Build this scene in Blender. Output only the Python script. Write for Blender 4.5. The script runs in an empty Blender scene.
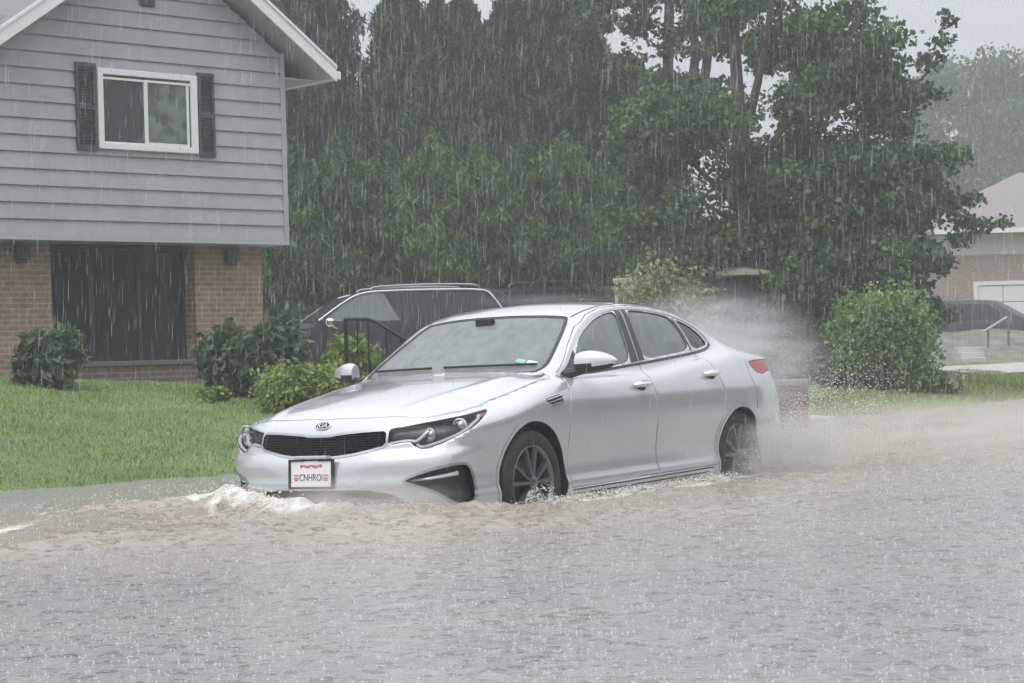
import bpy, bmesh, math, random
import numpy as np
from mathutils import Vector, Matrix, noise as mnoise

random.seed(7)
rng = np.random.default_rng(11)
scene = bpy.context.scene
COL = scene.collection
PI = math.pi

# ------------------------------------------------------------------ helpers
def tag(o, label=None, cat=None, group=None, kind=None):
    if label: o['label'] = label
    if cat: o['category'] = cat
    if group: o['group'] = group
    if kind: o['kind'] = kind
    return o

def empty(name, loc=(0, 0, 0), rz=0.0):
    o = bpy.data.objects.new(name, None)
    o.empty_display_size = 0.2
    o.location = loc
    o.rotation_euler = (0, 0, rz)
    COL.objects.link(o)
    return o

def link_mesh(name, me, mats=None, parent=None):
    o = bpy.data.objects.new(name, me)
    COL.objects.link(o)
    if mats is not None:
        if not isinstance(mats, (list, tuple)): mats = [mats]
        mi = np.zeros(len(me.polygons), np.int32); me.polygons.foreach_get('material_index', mi)
        me.materials.clear()
        for m in mats: me.materials.append(m)
        me.polygons.foreach_set('material_index', np.minimum(mi, len(mats) - 1)); me.update()
    if parent is not None: o.parent = parent
    return o

def np_mesh(name, V, F, smooth=True, mi=None):
    """V (n,3), F list/array of polygons (array for equal sized)."""
    me = bpy.data.meshes.new(name)
    V = np.asarray(V, np.float32)
    me.vertices.add(len(V)); me.vertices.foreach_set('co', V.ravel())
    if isinstance(F, np.ndarray) and F.ndim == 2:
        k = F.shape[1]; n = len(F)
        me.loops.add(n * k); me.loops.foreach_set('vertex_index', F.astype(np.int32).ravel())
        me.polygons.add(n)
        me.polygons.foreach_set('loop_start', np.arange(0, n * k, k, dtype=np.int32))
    else:
        n = len(F); tot = np.array([len(f) for f in F], np.int32)
        idx = np.fromiter((i for f in F for i in f), np.int32)
        me.loops.add(len(idx)); me.loops.foreach_set('vertex_index', idx)
        me.polygons.add(n)
        st = np.zeros(n, np.int32); st[1:] = np.cumsum(tot)[:-1]
        me.polygons.foreach_set('loop_start', st)
    if mi is not None: me.polygons.foreach_set('material_index', np.asarray(mi, np.int32))
    me.update(calc_edges=True); me.validate()
    me.polygons.foreach_set('use_smooth', np.full(len(me.polygons), smooth))
    return me

class MB:
    """collects boxes, tubes, grids, polygons into one mesh"""
    def __init__(s): s.v = []; s.f = []; s.m = []; s.n = 0; s.cur = 0
    def add(s, V, F):
        V = np.asarray(V, float).reshape(-1, 3)
        s.v.append(V)
        for f in F: s.f.append(tuple(int(i) + s.n for i in f)); s.m.append(s.cur)
        s.n += len(V)
    def box(s, c, d, M=None):
        x, y, z = [k / 2 for k in d]
        V = np.array([(-x,-y,-z),(x,-y,-z),(x,y,-z),(-x,y,-z),(-x,-y,z),(x,-y,z),(x,y,z),(-x,y,z)])
        if M is not None: V = V @ np.array(M).T
        s.add(V + np.array(c), [(3,2,1,0),(4,5,6,7),(0,1,5,4),(1,2,6,5),(2,3,7,6),(3,0,4,7)])
    def box2(s, a, b):
        s.box([(a[i]+b[i])/2 for i in range(3)], [abs(b[i]-a[i]) for i in range(3)])
    def hexa(s, P):
        s.add(P, [(3,2,1,0),(4,5,6,7),(0,1,5,4),(1,2,6,5),(2,3,7,6),(3,0,4,7)])
    def tube(s, pts, r, n=8, cap=True):
        pts = [np.array(p, float) for p in pts]
        rr = r if isinstance(r, (list, tuple, np.ndarray)) else [r] * len(pts)
        rings = []; up = None
        for i, p in enumerate(pts):
            t = pts[min(i+1, len(pts)-1)] - pts[max(i-1, 0)]
            t = t / (np.linalg.norm(t) + 1e-9)
            if up is None:
                a = np.array((0, 0, 1.)) if abs(t[2]) < .9 else np.array((1., 0, 0))
            else: a = up
            u = np.cross(t, np.cross(a, t)); u /= np.linalg.norm(u) + 1e-9
            up = u; w = np.cross(t, u)
            th = np.arange(n) * 2 * PI / n
            rings.append(p + rr[i] * (np.cos(th)[:, None] * u + np.sin(th)[:, None] * w))
        V = np.concatenate(rings); F = []
        for i in range(len(pts) - 1):
            for j in range(n):
                k = (j + 1) % n
                F.append((i*n+j, i*n+k, (i+1)*n+k, (i+1)*n+j))
        if cap:
            F.append(tuple(range(n))[::-1]); F.append(tuple((len(pts)-1)*n + j for j in range(n)))
        s.add(V, F)
    def lathe(s, prof, axis_o, axis_d, n=32):
        """prof: list of (r, h)"""
        d = np.array(axis_d, float); d /= np.linalg.norm(d)
        a = np.array((0, 0, 1.)) if abs(d[2]) < .9 else np.array((1., 0, 0))
        u = np.cross(a, d); u /= np.linalg.norm(u); w = np.cross(d, u)
        th = np.arange(n) * 2 * PI / n
        V = []; F = []
        for r, h in prof:
            V.append(np.array(axis_o) + h * d + r * (np.cos(th)[:, None] * u + np.sin(th)[:, None] * w))
        for i in range(len(prof) - 1):
            for j in range(n):
                k = (j + 1) % n
                F.append((i*n+j, i*n+k, (i+1)*n+k, (i+1)*n+j))
        s.add(np.concatenate(V), F)
    def prism(s, poly, z0, z1, M=None, o=(0,0,0)):
        """poly in local xy, extruded in local z"""
        n = len(poly)
        V = np.array([(p[0], p[1], z0) for p in poly] + [(p[0], p[1], z1) for p in poly], float)
        if M is not None: V = V @ np.array(M).T
        F = [tuple(range(n))[::-1], tuple(range(n, 2*n))] + [(i, (i+1) % n, n + (i+1) % n, n + i) for i in range(n)]
        s.add(V + np.array(o), F)
    def build(s, name, mats, parent=None, smooth=False, bevel=0, recalc=True):
        V = np.concatenate(s.v) if s.v else np.zeros((0, 3))
        me = np_mesh(name, V, s.f, smooth, s.m)
        if recalc:
            bm = bmesh.new(); bm.from_mesh(me); bmesh.ops.recalc_face_normals(bm, faces=bm.faces); bm.to_mesh(me); bm.free()
        o = link_mesh(name, me, mats, parent)
        if bevel:
            m = o.modifiers.new('bevel', 'BEVEL'); m.width = bevel; m.segments = 2; m.limit_method = 'ANGLE'
        if smooth == 'auto' or smooth is True: autosmooth(me, 40)
        return o

def autosmooth(me, deg=35):
    bm = bmesh.new(); bm.from_mesh(me)
    a = math.radians(deg)
    for e in bm.edges:
        if len(e.link_faces) == 2:
            e.smooth = e.calc_face_angle(0) < a
        else: e.smooth = True
    for f in bm.faces: f.smooth = True
    bm.to_mesh(me); bm.free()

def pch(keys):
    """monotone cubic through keys -> vectorised function (linear extrapolation clamp)"""
    k = sorted(keys); x = np.array([a for a, b in k], float); y = np.array([b for a, b in k], float)
    h = np.diff(x); d = np.diff(y) / h
    m = np.zeros_like(y)
    m[0] = d[0]; m[-1] = d[-1]
    for i in range(1, len(x) - 1):
        if d[i-1] * d[i] > 0:
            w1 = 2*h[i] + h[i-1]; w2 = h[i] + 2*h[i-1]
            m[i] = (w1 + w2) / (w1 / d[i-1] + w2 / d[i])
    t = np.linspace(x[0], x[-1], 3000)
    i = np.clip(np.searchsorted(x, t) - 1, 0, len(h) - 1)
    s = (t - x[i]) / h[i]
    v = ((1+2*s)*(1-s)**2)*y[i] + s*(1-s)**2*h[i]*m[i] + s*s*(3-2*s)*y[i+1] + s*s*(s-1)*h[i]*m[i+1]
    return lambda q: np.interp(q, t, v)

# ------------------------------------------------------------------ materials
def mat(name, base=(.5,.5,.5), rough=.5, metal=0.0, **kw):
    m = bpy.data.materials.new(name); m.use_nodes = True
    b = m.node_tree.nodes['Principled BSDF']
    b.inputs['Base Color'].default_value = (*base, 1)
    b.inputs['Roughness'].default_value = rough
    b.inputs['Metallic'].default_value = metal
    for k, v in kw.items():
        b.inputs[k.replace('_', ' ')].default_value = v
    return m

def N(m, t, **kw):
    n = m.node_tree.nodes.new(t)
    for k, v in kw.items(): setattr(n, k, v)
    return n

def L(m, a, b): m.node_tree.links.new(a, b)

def ramp(m, fac, stops, interp='LINEAR'):
    r = N(m, 'ShaderNodeValToRGB'); r.color_ramp.interpolation = interp
    e = r.color_ramp.elements
    while len(e) < len(stops): e.new(.5)
    for k, (p, c) in enumerate(stops):
        e[k].position = p; e[k].color = (*c, 1) if len(c) == 3 else c
    L(m, fac, r.inputs['Fac'])
    return r.outputs['Color']

def noise_tex(m, scale, detail=4, rough=.55, vec=None, kind='Object'):
    n = N(m, 'ShaderNodeTexNoise'); n.inputs['Scale'].default_value = scale
    n.inputs['Detail'].default_value = detail; n.inputs['Roughness'].default_value = rough
    if vec is None:
        tc = N(m, 'ShaderNodeTexCoord'); vec = tc.outputs[kind]
    L(m, vec, n.inputs['Vector'])
    return n

def bsdf(m): return m.node_tree.nodes['Principled BSDF']

def bump(m, height, strength=.3, dist=.01):
    b = N(m, 'ShaderNodeBump'); b.inputs['Strength'].default_value = strength; b.inputs['Distance'].default_value = dist
    L(m, height, b.inputs['Height']); L(m, b.outputs['Normal'], bsdf(m).inputs['Normal'])
    return b

def vary(m, c1, c2, scale=5, detail=5, lo=.35, hi=.65, kind='Object', b=0, bd=.01, bscale=None):
    n = noise_tex(m, scale, detail, kind=kind)
    L(m, ramp(m, n.outputs['Fac'], [(lo, c1), (hi, c2)]), bsdf(m).inputs['Base Color'])
    if b:
        n2 = noise_tex(m, bscale or scale * 4, 5, kind=kind)
        bump(m, n2.outputs['Fac'], b, bd)
    return m
# ------------------------------------------------------------------ the sedan: body surface as an implicit solid in car space
# x forward from the front axle, y to the car's left, z up from the road
CAR_R = np.array([[-0.53973688, 0.84162985, -0.01852822], [-0.84181611, -0.53973739, 0.00540252], [-0.00545345, 0.01851329, 0.99981374]])
CAR_T = np.array([-0.64674759, 12.74221542, -0.05531752])
CAR_M = Matrix([[*CAR_R[i], CAR_T[i]] for i in range(3)] + [[0, 0, 0, 1]])

fHood = pch([(-4.2,.90),(-3.92,.98),(-3.86,1.01),(-3.80,1.06),(-3.72,1.088),(-3.62,1.086),(-3.4,1.088),(-3.0,1.095),(-2.6,1.08),(-1.6,1.03),(-.6,1.02),(-.4,1.018),(-.1,.992),(.2,.955),(.5,.902),(.72,.845),(.84,.795),(.905,.74),(.96,.60),(1.1,.3)])
fHoodC = pch([(-4.,.07),(-3.5,.04),(-2.9,.03),(-2.4,.03),(-1.5,.055),(-.5,.05),(.3,.115),(.7,.11),(1.0,.08)])
fW = pch([(-4.1,.72),(-3.8,.80),(-3.5,.865),(-3.15,.912),(-2.75,.928),(-2.2,.925),(-1.4,.925),(-.6,.925),(0,.925),(.3,.918),(.55,.893),(.75,.845),(.95,.785),(1.1,.76)])
fD = pch([(0,-.16),(.15,-.08),(.20,-.035),(.26,-.012),(.31,-.006),(.35,-.02),(.42,-.026),(.52,-.016),(.64,0),(.74,.003),(.80,0),(.86,-.012),(.92,-.032),(1.0,-.065),(1.08,-.10),(1.2,-.16)])
fF = pch([(.0,.86),(.15,.90),(.24,.945),(.33,.975),(.42,.985),(.50,.985),(.565,.972),(.60,.955),(.68,.94),(.73,.928),(.78,.895),(.83,.83),(.95,.6)])
fR = pch([(.0,3.60),(.18,3.78),(.28,3.90),(.36,3.93),(.50,3.92),(.62,3.875),(.80,3.80),(.95,3.745),(1.03,3.755),(1.08,3.745),(1.2,3.7)])
fCab = pch([(-4.2,0),(-3.75,.45),(-3.6,.95),(-3.34,1.095),(-3.1,1.21),(-2.8,1.335),(-2.55,1.405),(-2.3,1.447),(-2.0,1.472),(-1.7,1.482),(-1.4,1.470),(-1.18,1.437),(-1.02,1.392),(-.80,1.28),(-.33,1.025),(.0,.85),(.35,.2),(.5,0)])
fCabN = pch([(-3.6,.92),(-2.8,.92),(-2.3,.97),(-1.6,1.),(-1.2,.97),(-1.0,.90),(-.8,.87),(0,.87)])
fYb = pch([(-3.6,.62),(-3.3,.695),(-3.0,.745),(-2.7,.78),(-2.3,.805),(-1.6,.825),(-1.0,.815),(-.5,.795),(0,.77)])

def smax(a, b, k):
    h = np.maximum(k - np.abs(a - b), 0) / k
    return np.maximum(a, b) + h * h * k * .25
def smin(a, b, k): return -smax(-a, -b, k)

def car_f(P):
    x, y, z = P[:, 0], np.abs(P[:, 1]), P[:, 2]
    # hood / deck sheet, with a soft raised centre panel
    top = fHood(x) - fHoodC(x) * (y / .8) ** 2.4
    hd = np.clip((x + .45) / .3, 0, 1) * np.clip((1.0 - x) / .3, 0, 1)
    top = top + hd * .012 * np.exp(-((y - (.56 - .10 * np.clip(x, 0, 1))) / .05) ** 2)
    a = (z - top) * .96
    side = y - (fW(x) + fD(z))
    front = x - (fF(z) - .17 * (y / .72) ** 2.4)
    # bumper crease that sweeps outward and up to the wheel arch
    rear = -x - (fR(z) - .13 * (y / .75) ** 2.4)
    bot = .165 - z
    lower = smax(a, side, .06)
    lower = smax(lower, front, .10)
    lower = smax(lower, rear, .06)
    led = np.clip((x - .30) / .30, 0, 1) / (1 + np.exp(np.clip((z - (.560 + .06 * np.clip(y - .45, 0, 1))) / .010, -40, 40)))
    led2 = np.clip((x - .30) / .30, 0, 1) * np.exp(-((z - .40) / .035) ** 2)
    lower = smax(lower, bot, .05) - .014 * led - .008 * led2
    bow = np.where(x > -1.6, 1., -1.) * .10 * (y / .7) ** 2
    c = (z - (fCab(x + bow) - .032 * (y / .6) ** 2)) * fCabN(x)
    dz = z - .96
    cs = (y - (fYb(x) - .27 * dz - .12 * dz * dz)) * .95
    cab = smax(c, cs, .085)
    cab = smax(cab, .7 - z, .02)
    k = .025 + .17 * np.clip((-2.45 - x) / .45, 0, 1)
    return smin(lower, cab, k)

def car_project(target):
    """first surface point on the ray from the spine through each target"""
    o = np.stack([np.clip(target[:, 0], -3.2, .45), np.zeros(len(target)), np.full(len(target), .58)], 1)
    d = target - o
    lo = np.zeros(len(o)); hi = np.full(len(o), 1.6)
    for _ in range(30):
        m = (lo + hi) / 2
        s = car_f(o + d * m[:, None]) < 0
        lo = np.where(s, m, lo); hi = np.where(s, hi, m)
    return o + d * lo[:, None]

def car_solid(nx=330, nr=296, nc=34):
    # ring on a rounded rectangle, denser towards shoulders
    hw, z0, z1 = 1.0, .05, 1.6
    per = [(-hw, z0), (hw, z0), (hw, z1), (-hw, z1)]
    seg = [2*hw, z1-z0, 2*hw, z1-z0]; tot = sum(seg); ring = []
    for i in range(nr):
        t = (i / nr) * tot; k = 0
        while t > seg[k]: t -= seg[k]; k += 1
        a, b = per[k], per[(k+1) % 4]; u = t / seg[k]
        ring.append((a[0] + (b[0]-a[0]) * u, a[1] + (b[1]-a[1]) * u))
    ring = np.array(ring)
    xs = np.linspace(-4.35, 1.45, nx)
    zc = .58
    rows = []
    for s in np.linspace(.03, 1, nc)[:-1] ** .8:
        rows.append(np.stack([np.full(nr, xs[0]), ring[:, 0]*s, zc + (ring[:, 1]-zc)*s], 1))
    for x in xs: rows.append(np.stack([np.full(nr, x), ring[:, 0], ring[:, 1]], 1))
    for s in (np.linspace(.03, 1, nc)[:-1] ** .8)[::-1]:
        rows.append(np.stack([np.full(nr, xs[-1]), ring[:, 0]*s, zc + (ring[:, 1]-zc)*s], 1))
    R = len(rows)
    T = np.concatenate(rows + [np.array([[xs[0], 0, zc], [xs[-1], 0, zc]])])
    V = car_project(T)
    i, j = np.meshgrid(np.arange(R-1), np.arange(nr), indexing='ij')
    k = (j + 1) % nr
    Q = np.stack([i*nr+j, i*nr+k, (i+1)*nr+k, (i+1)*nr+j], -1).reshape(-1, 4)
    F = [tuple(q) for q in Q]
    a, b = R*nr, R*nr+1
    F += [(a, (jj+1) % nr, jj) for jj in range(nr)] + [(b, (R-1)*nr+jj, (R-1)*nr+(jj+1) % nr) for jj in range(nr)]
    me = np_mesh('car_solid', V, F, True)
    bm = bmesh.new(); bm.from_mesh(me); bmesh.ops.recalc_face_normals(bm, faces=bm.faces); bm.to_mesh(me); bm.free()
    return me
# ------------------------------------------------------------------ car parts: cut out of the body solid
def basis(d):
    d = np.array(d, float); d /= np.linalg.norm(d)
    if abs(d[1]) > .99: return d, np.array((1., 0, 0)), np.array((0, 0, 1.))
    if abs(d[0]) > .99: return d, np.array((0, 1., 0)), np.array((0, 0, 1.))
    if abs(d[2]) > .99: return d, np.array((1., 0, 0)), np.array((0, 1., 0))
    u = np.cross((0, 0, 1.), d); u /= np.linalg.norm(u); v = np.cross(d, u)
    return d, u, v

def chaikin(P, r=.2, n=1):
    P = np.array(P, float)
    for _ in range(n):
        Q = np.roll(P, -1, 0)
        P = np.stack([P + (Q - P) * r, Q + (P - Q) * r], 1).reshape(-1, 2)
    return P

def area2(P):
    Q = np.roll(P, -1, 0)
    return .5 * np.sum(P[:, 0]*Q[:, 1] - Q[:, 0]*P[:, 1])

def grow(P, g):
    P = np.array(P, float)
    if area2(P) < 0: P = P[::-1]
    if g == 0: return P
    A = P - np.roll(P, 1, 0); B = np.roll(P, -1, 0) - P
    na = np.stack([A[:, 1], -A[:, 0]], 1); na /= np.linalg.norm(na, axis=1)[:, None] + 1e-9
    nb = np.stack([B[:, 1], -B[:, 0]], 1); nb /= np.linalg.norm(nb, axis=1)[:, None] + 1e-9
    m = na + nb; l = np.linalg.norm(m, axis=1); m /= l[:, None] + 1e-9
    c = np.clip((m * na).sum(1), .45, 1)
    return P + m * (g / c)[:, None]

def ribbon(pts, w):
    """thin strip polygon along an open polyline (2d)"""
    P = np.array(pts, float)
    T = np.gradient(P, axis=0); T /= np.linalg.norm(T, axis=1)[:, None]
    Nn = np.stack([-T[:, 1], T[:, 0]], 1)
    return np.concatenate([P + Nn * w / 2, (P - Nn * w / 2)[::-1]])

def spl(pts, n=8):
    """catmull-rom through open 2d/3d polyline"""
    P = np.array(pts, float); P = np.concatenate([2*P[:1]-P[1:2], P, 2*P[-1:]-P[-2:-1]])
    out = []
    for i in range(1, len(P)-2):
        for t in np.arange(n) / n:
            out.append(.5*((2*P[i]) + (P[i+1]-P[i-1])*t + (2*P[i-1]-5*P[i]+4*P[i+1]-P[i+2])*t*t + (3*P[i]-P[i-1]-3*P[i+1]+P[i+2])*t**3))
    out.append(P[-2]); return np.array(out)

def cutter(poly, d, o0, o1, mi=1, sub=0):
    """closed prism; poly in the (u,v) plane of direction d, from o0 to o1 along d"""
    d, u, v = basis(d)
    P = np.array(poly, float)
    if area2(P) < 0: P = P[::-1]
    n = len(P)
    base = P[:, :1] * u + P[:, 1:2] * v
    V = np.concatenate([base + d * o0, base + d * o1])
    F = [tuple(range(n))[::-1], tuple(range(n, 2*n))] + [(i, (i+1) % n, n + (i+1) % n, n + i) for i in range(n)]
    me = np_mesh('cutter', V, F, False, [mi] * len(F))
    bm = bmesh.new(); bm.from_mesh(me)
    bmesh.ops.triangulate(bm, faces=[f for f in bm.faces if len(f.verts) > 4])
    bmesh.ops.recalc_face_normals(bm, faces=bm.faces); bm.to_mesh(me); bm.free()
    return me

def cyl_cutter(c, r, y0, y1, mi=2, n=96):
    th = np.arange(n) * 2 * PI / n
    return cutter(np.stack([c[0] + r * np.cos(th), c[1] + r * np.sin(th)], 1), (0, 1, 0), y0, y1, mi)

_dummy = [bpy.data.materials.new('cut_%d' % i) for i in range(4)]
def boolean(me, cutters, op='DIFFERENCE'):
    """cutters: list of meshes, applied one after the other"""
    o = bpy.data.objects.new('tmp_solid', me); COL.objects.link(o)
    tmp = []
    for c in cutters:
        k = bpy.data.objects.new('tmp_cutter', c); COL.objects.link(k); tmp.append(k)
        for ob in (k,):
            if len(ob.data.materials) == 0:
                for m in _dummy: ob.data.materials.append(m)
        md = o.modifiers.new('b', 'BOOLEAN'); md.operation = op; md.object = k
        md.solver = 'MANIFOLD'
        try: md.material_mode = 'INDEX'
        except Exception: pass
    dg = bpy.context.evaluated_depsgraph_get(); dg.update()
    r = bpy.data.meshes.new_from_object(o.evaluated_get(dg))
    bpy.data.objects.remove(o)
    for k in tmp: bpy.data.objects.remove(k)
    return r

def strip_faces(me, kill=(1,), keep_only=None):
    bm = bmesh.new(); bm.from_mesh(me)
    fs = [f for f in bm.faces if (f.material_index in kill if keep_only is None else f.material_index not in keep_only)]
    bmesh.ops.delete(bm, geom=fs, context='FACES')
    bm.to_mesh(me); bm.free()
    return me

def patch(solid, poly, d, o0, o1, holes=(), offset=0.0, name='patch'):
    """outer skin of the solid inside the prism, minus holes; offset moves it along the surface normal"""
    m = boolean(solid, [cutter(poly, d, o0, o1)], 'INTERSECT')
    hs = [cutter(h, d, o0 - .02, o1 + .02) for h in holes]
    if hs: m = boolean(m, hs, 'DIFFERENCE')
    strip_faces(m, (1, 2, 3))
    if offset: shift(m, offset)
    return m

def shift(me, off):
    """move along the implicit gradient"""
    n = len(me.vertices); P = np.empty(n*3, np.float32); me.vertices.foreach_get('co', P); P = P.reshape(-1, 3).astype(float)
    G = grad(P); P = P + G * off
    me.vertices.foreach_set('co', P.astype(np.float32).ravel()); me.update()

def grad(P, e=.006):
    G = np.stack([car_f(P + np.eye(3)[i] * e) - car_f(P - np.eye(3)[i] * e) for i in range(3)], 1)
    return G / (np.linalg.norm(G, axis=1)[:, None] + 1e-9)

def mirror_y(me):
    m = me.copy(); n = len(m.vertices); P = np.empty(n*3, np.float32); m.vertices.foreach_get('co', P)
    P = P.reshape(-1, 3); P[:, 1] *= -1; m.vertices.foreach_set('co', P.ravel()); m.flip_normals(); m.update()
    return m

def surf(axis, a, b, sgn=1, lim=(0, 1.3)):
    """distance along an axis to the outer surface at the other two coordinates (vectorised)"""
    a = np.atleast_1d(np.array(a, float)); b = np.atleast_1d(np.array(b, float))
    lo = np.full(a.shape, lim[0], float); hi = np.full(a.shape, lim[1], float)
    for _ in range(30):
        m = (lo + hi) / 2
        if axis == 1: P = np.stack([a, sgn*m, b], 1)
        elif axis == 0: P = np.stack([sgn*m, a, b], 1)
        else: P = np.stack([a, b, m], 1)
        s = car_f(P) < 0; lo = np.where(s, m, lo); hi = np.where(s, hi, m)
    return lo * sgn

def solidify(o, t, off=-1, mo=None):
    m = o.modifiers.new('thick', 'SOLIDIFY'); m.thickness = t; m.offset = off
    if mo is not None: m.material_offset = mo; m.material_offset_rim = mo

# materials of the car
M_paint = mat('silver_paint', (.58, .598, .622), .30, .42, Coat_Weight=.8, Coat_Roughness=.06)
nz = noise_tex(M_paint, 55, 3, .6)
L(M_paint, ramp(M_paint, nz.outputs['Fac'], [(.35, (.16,)*3), (.75, (.26,)*3)]), bsdf(M_paint).inputs['Roughness'])
tcp = N(M_paint, 'ShaderNodeTexCoord'); mpp = N(M_paint, 'ShaderNodeMapping'); mpp.inputs['Scale'].default_value = (60, 60, 5)
L(M_paint, tcp.outputs['Object'], mpp.inputs['Vector'])
nz2 = noise_tex(M_paint, 1.0, 4, .6, vec=mpp.outputs['Vector']); nz3 = noise_tex(M_paint, 120, 2, .5)
adp = N(M_paint, 'ShaderNodeMath', operation='MULTIPLY_ADD'); L(M_paint, nz2.outputs['Fac'], adp.inputs[0]); adp.inputs[1].default_value = .8; L(M_paint, nz3.outputs['Fac'], adp.inputs[2])
bump(M_paint, adp.outputs[0], .065, .002)
M_black = mat('black_plastic', (.018, .018, .020), .45)
M_gloss = mat('gloss_black_trim', (.022, .023, .025), .12)
M_dark = mat('dark_cavity', (.012, .012, .013), .9)
M_chrome = mat('chrome_trim', (.78, .79, .80), .14, 1.0)
M_sat = mat('satin_trim', (.45, .46, .47), .32, .9)
M_tyre = mat('tyre_rubber', (.02, .02, .021), .7)
vary(M_tyre, (.014, .014, .015), (.04, .038, .035), 14, b=.2, bd=.004)
M_rim = mat('alloy_rim', (.22, .225, .235), .32, .9)
M_rimd = mat('rim_pocket', (.05, .05, .052), .4, .3)
M_disc = mat('brake_disc', (.22, .22, .22), .4, .9)
M_inter = mat('cabin_trim', (.10, .10, .102), .7)
M_seat = mat('seat_cloth', (.20, .20, .205), .85)

def glass_mat(name, tint, alpha, rough=.04, wet=True):
    m = mat(name, tint, rough); nt = m.node_tree
    b = bsdf(m); b.inputs['IOR'].default_value = 1.5
    tr = N(m, 'ShaderNodeBsdfTransparent'); tr.inputs['Color'].default_value = (.72, .80, .78, 1) if wet else (.96, .97, .97, 1)
    mx = N(m, 'ShaderNodeMixShader'); out = nt.nodes['Material Output']
    L(m, tr.outputs[0], mx.inputs[1]); L(m, b.outputs[0], mx.inputs[2]); L(m, mx.outputs[0], out.inputs['Surface'])
    if wet:   # water beads and running streaks scatter light on the pane
        tc = N(m, 'ShaderNodeTexCoord'); mp = N(m, 'ShaderNodeMapping'); mp.inputs['Scale'].default_value = (22, 22, 5)
        L(m, tc.outputs['Object'], mp.inputs['Vector'])
        n1 = noise_tex(m, .45, 4, .55, vec=mp.outputs['Vector'])
        r = ramp(m, n1.outputs['Fac'], [(.30, (alpha*.88,)*3), (.75, (min(1, alpha*1.18),)*3)])
        L(m, r, mx.inputs['Fac'])
        n2 = noise_tex(m, 90, 3, .6); bump(m, n2.outputs['Fac'], .06, .002)
    else: mx.inputs['Fac'].default_value = alpha
    return m
M_ws = glass_mat('windshield_glass', (.40, .44, .43), .50)
M_side = glass_mat('side_glass', (.38, .42, .41), .56)
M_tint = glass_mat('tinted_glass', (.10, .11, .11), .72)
M_lens = glass_mat('lamp_lens', (.02, .02, .02), .30, .03, False)
M_lamp = mat('lamp_reflector', (.72, .74, .76), .16, .95)
M_lampd = mat('lamp_bezel', (.075, .078, .085), .2, .6)
M_drl = mat('lamp_light_guide', (.80, .82, .84), .25, .3)
M_amber = mat('amber_signal', (.55, .20, .06), .2)
M_red = mat('red_tail_lens', (.36, .03, .035), .15)
M_white = mat('plate_white', (.75, .75, .74), .4)
M_plred = mat('plate_red', (.55, .16, .15), .5)
M_plblue = mat('plate_blue', (.05, .07, .18), .5)
M_stick = mat('sticker_green', (.25, .48, .42), .5)
M_stick2 = mat('sticker_white', (.70, .76, .74), .5)

def text_mesh(name, s, size, m, parent, M4, extrude=.0008, spacing=1.0, sx=1.0):
    cu = bpy.data.curves.new('text', 'FONT'); cu.body = s; cu.size = size; cu.extrude = extrude
    cu.align_x = 'CENTER'; cu.align_y = 'CENTER'; cu.space_character = spacing
    t = bpy.data.objects.new('text', cu); COL.objects.link(t)
    dg = bpy.context.evaluated_depsgraph_get(); dg.update()
    me = bpy.data.meshes.new_from_object(t.evaluated_get(dg)); bpy.data.objects.remove(t)
    me.transform(Matrix.Diagonal((sx, 1, 1, 1))); me.transform(M4)
    return link_mesh(name, me, m, parent)

def rect_text_matrix(o, xdir, ydir):
    x = Vector(xdir).normalized(); y = Vector(ydir).normalized(); z = x.cross(y)
    return Matrix([[x[i], y[i], z[i], o[i]] for i in range(3)] + [[0, 0, 0, 1]])

Y = (0, 1, 0); X = (1, 0, 0); Z = (0, 0, 1)
S = car_solid()
for m in _dummy: S.materials.append(m)

# outlines -------------------------------------------------------------------------------------------
DLO = [(-.52,.975),(-.66,1.045),(-.80,1.147),(-.988,1.267),(-1.172,1.351),(-1.35,1.391),(-1.518,1.406),(-1.715,1.410),(-1.988,1.396),(-2.21,1.370),(-2.39,1.336),(-2.563,1.286),(-2.70,1.221),(-2.755,1.150),(-2.66,1.114),(-2.452,1.088),(-1.983,1.055),(-1.483,1.024),(-1.0,.995)]
FG = [(-.74,1.03),(-.80,1.10),(-.90,1.195),(-1.02,1.27),(-1.18,1.338),(-1.344,1.376),(-1.475,1.389),(-1.468,1.24),(-1.452,1.045),(-1.2,1.02)]
RG = [(-1.622,1.392),(-1.75,1.395),(-1.97,1.381),(-2.16,1.360),(-2.245,1.338),(-2.335,1.238),(-2.395,1.108),(-1.962,1.078),(-1.648,1.056),(-1.63,1.211)]
QG = [(-2.318,1.330),(-2.42,1.305),(-2.53,1.273),(-2.655,1.210),(-2.71,1.150),(-2.655,1.132),(-2.455,1.108),(-2.395,1.223)]
arcR = [(-2.805 + .395*math.cos(math.radians(a)), .334 + .395*math.sin(math.radians(a))) for a in (58, 44, 30, 15, 0, -8)]
FDOOR = [(-.485,.955),(-.655,1.062),(-.79,1.166),(-.975,1.288),(-1.165,1.374),(-1.35,1.416),(-1.548,1.431),(-1.556,1.03),(-1.56,.62),(-1.56,.285),(-.425,.272),(-.405,.45),(-.43,.75)]
RDOOR = [(-1.560,1.431),(-1.75,1.434),(-1.99,1.420),(-2.20,1.395),(-2.285,1.375),(-2.365,1.235),(-2.425,1.098),(-2.50,1.03),(-2.555,.93),(-2.575,.80)] + arcR + [(-2.405,.287),(-1.563,.285),(-1.563,.62),(-1.563,1.03)]
FDOOR, RDOOR = np.array(FDOOR), np.array(RDOOR)
G_HL = basis((.835, .55, .02))
def hl2(P):
    P = np.array(P); return np.stack([P @ G_HL[1], P @ G_HL[2]], 1)
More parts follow.
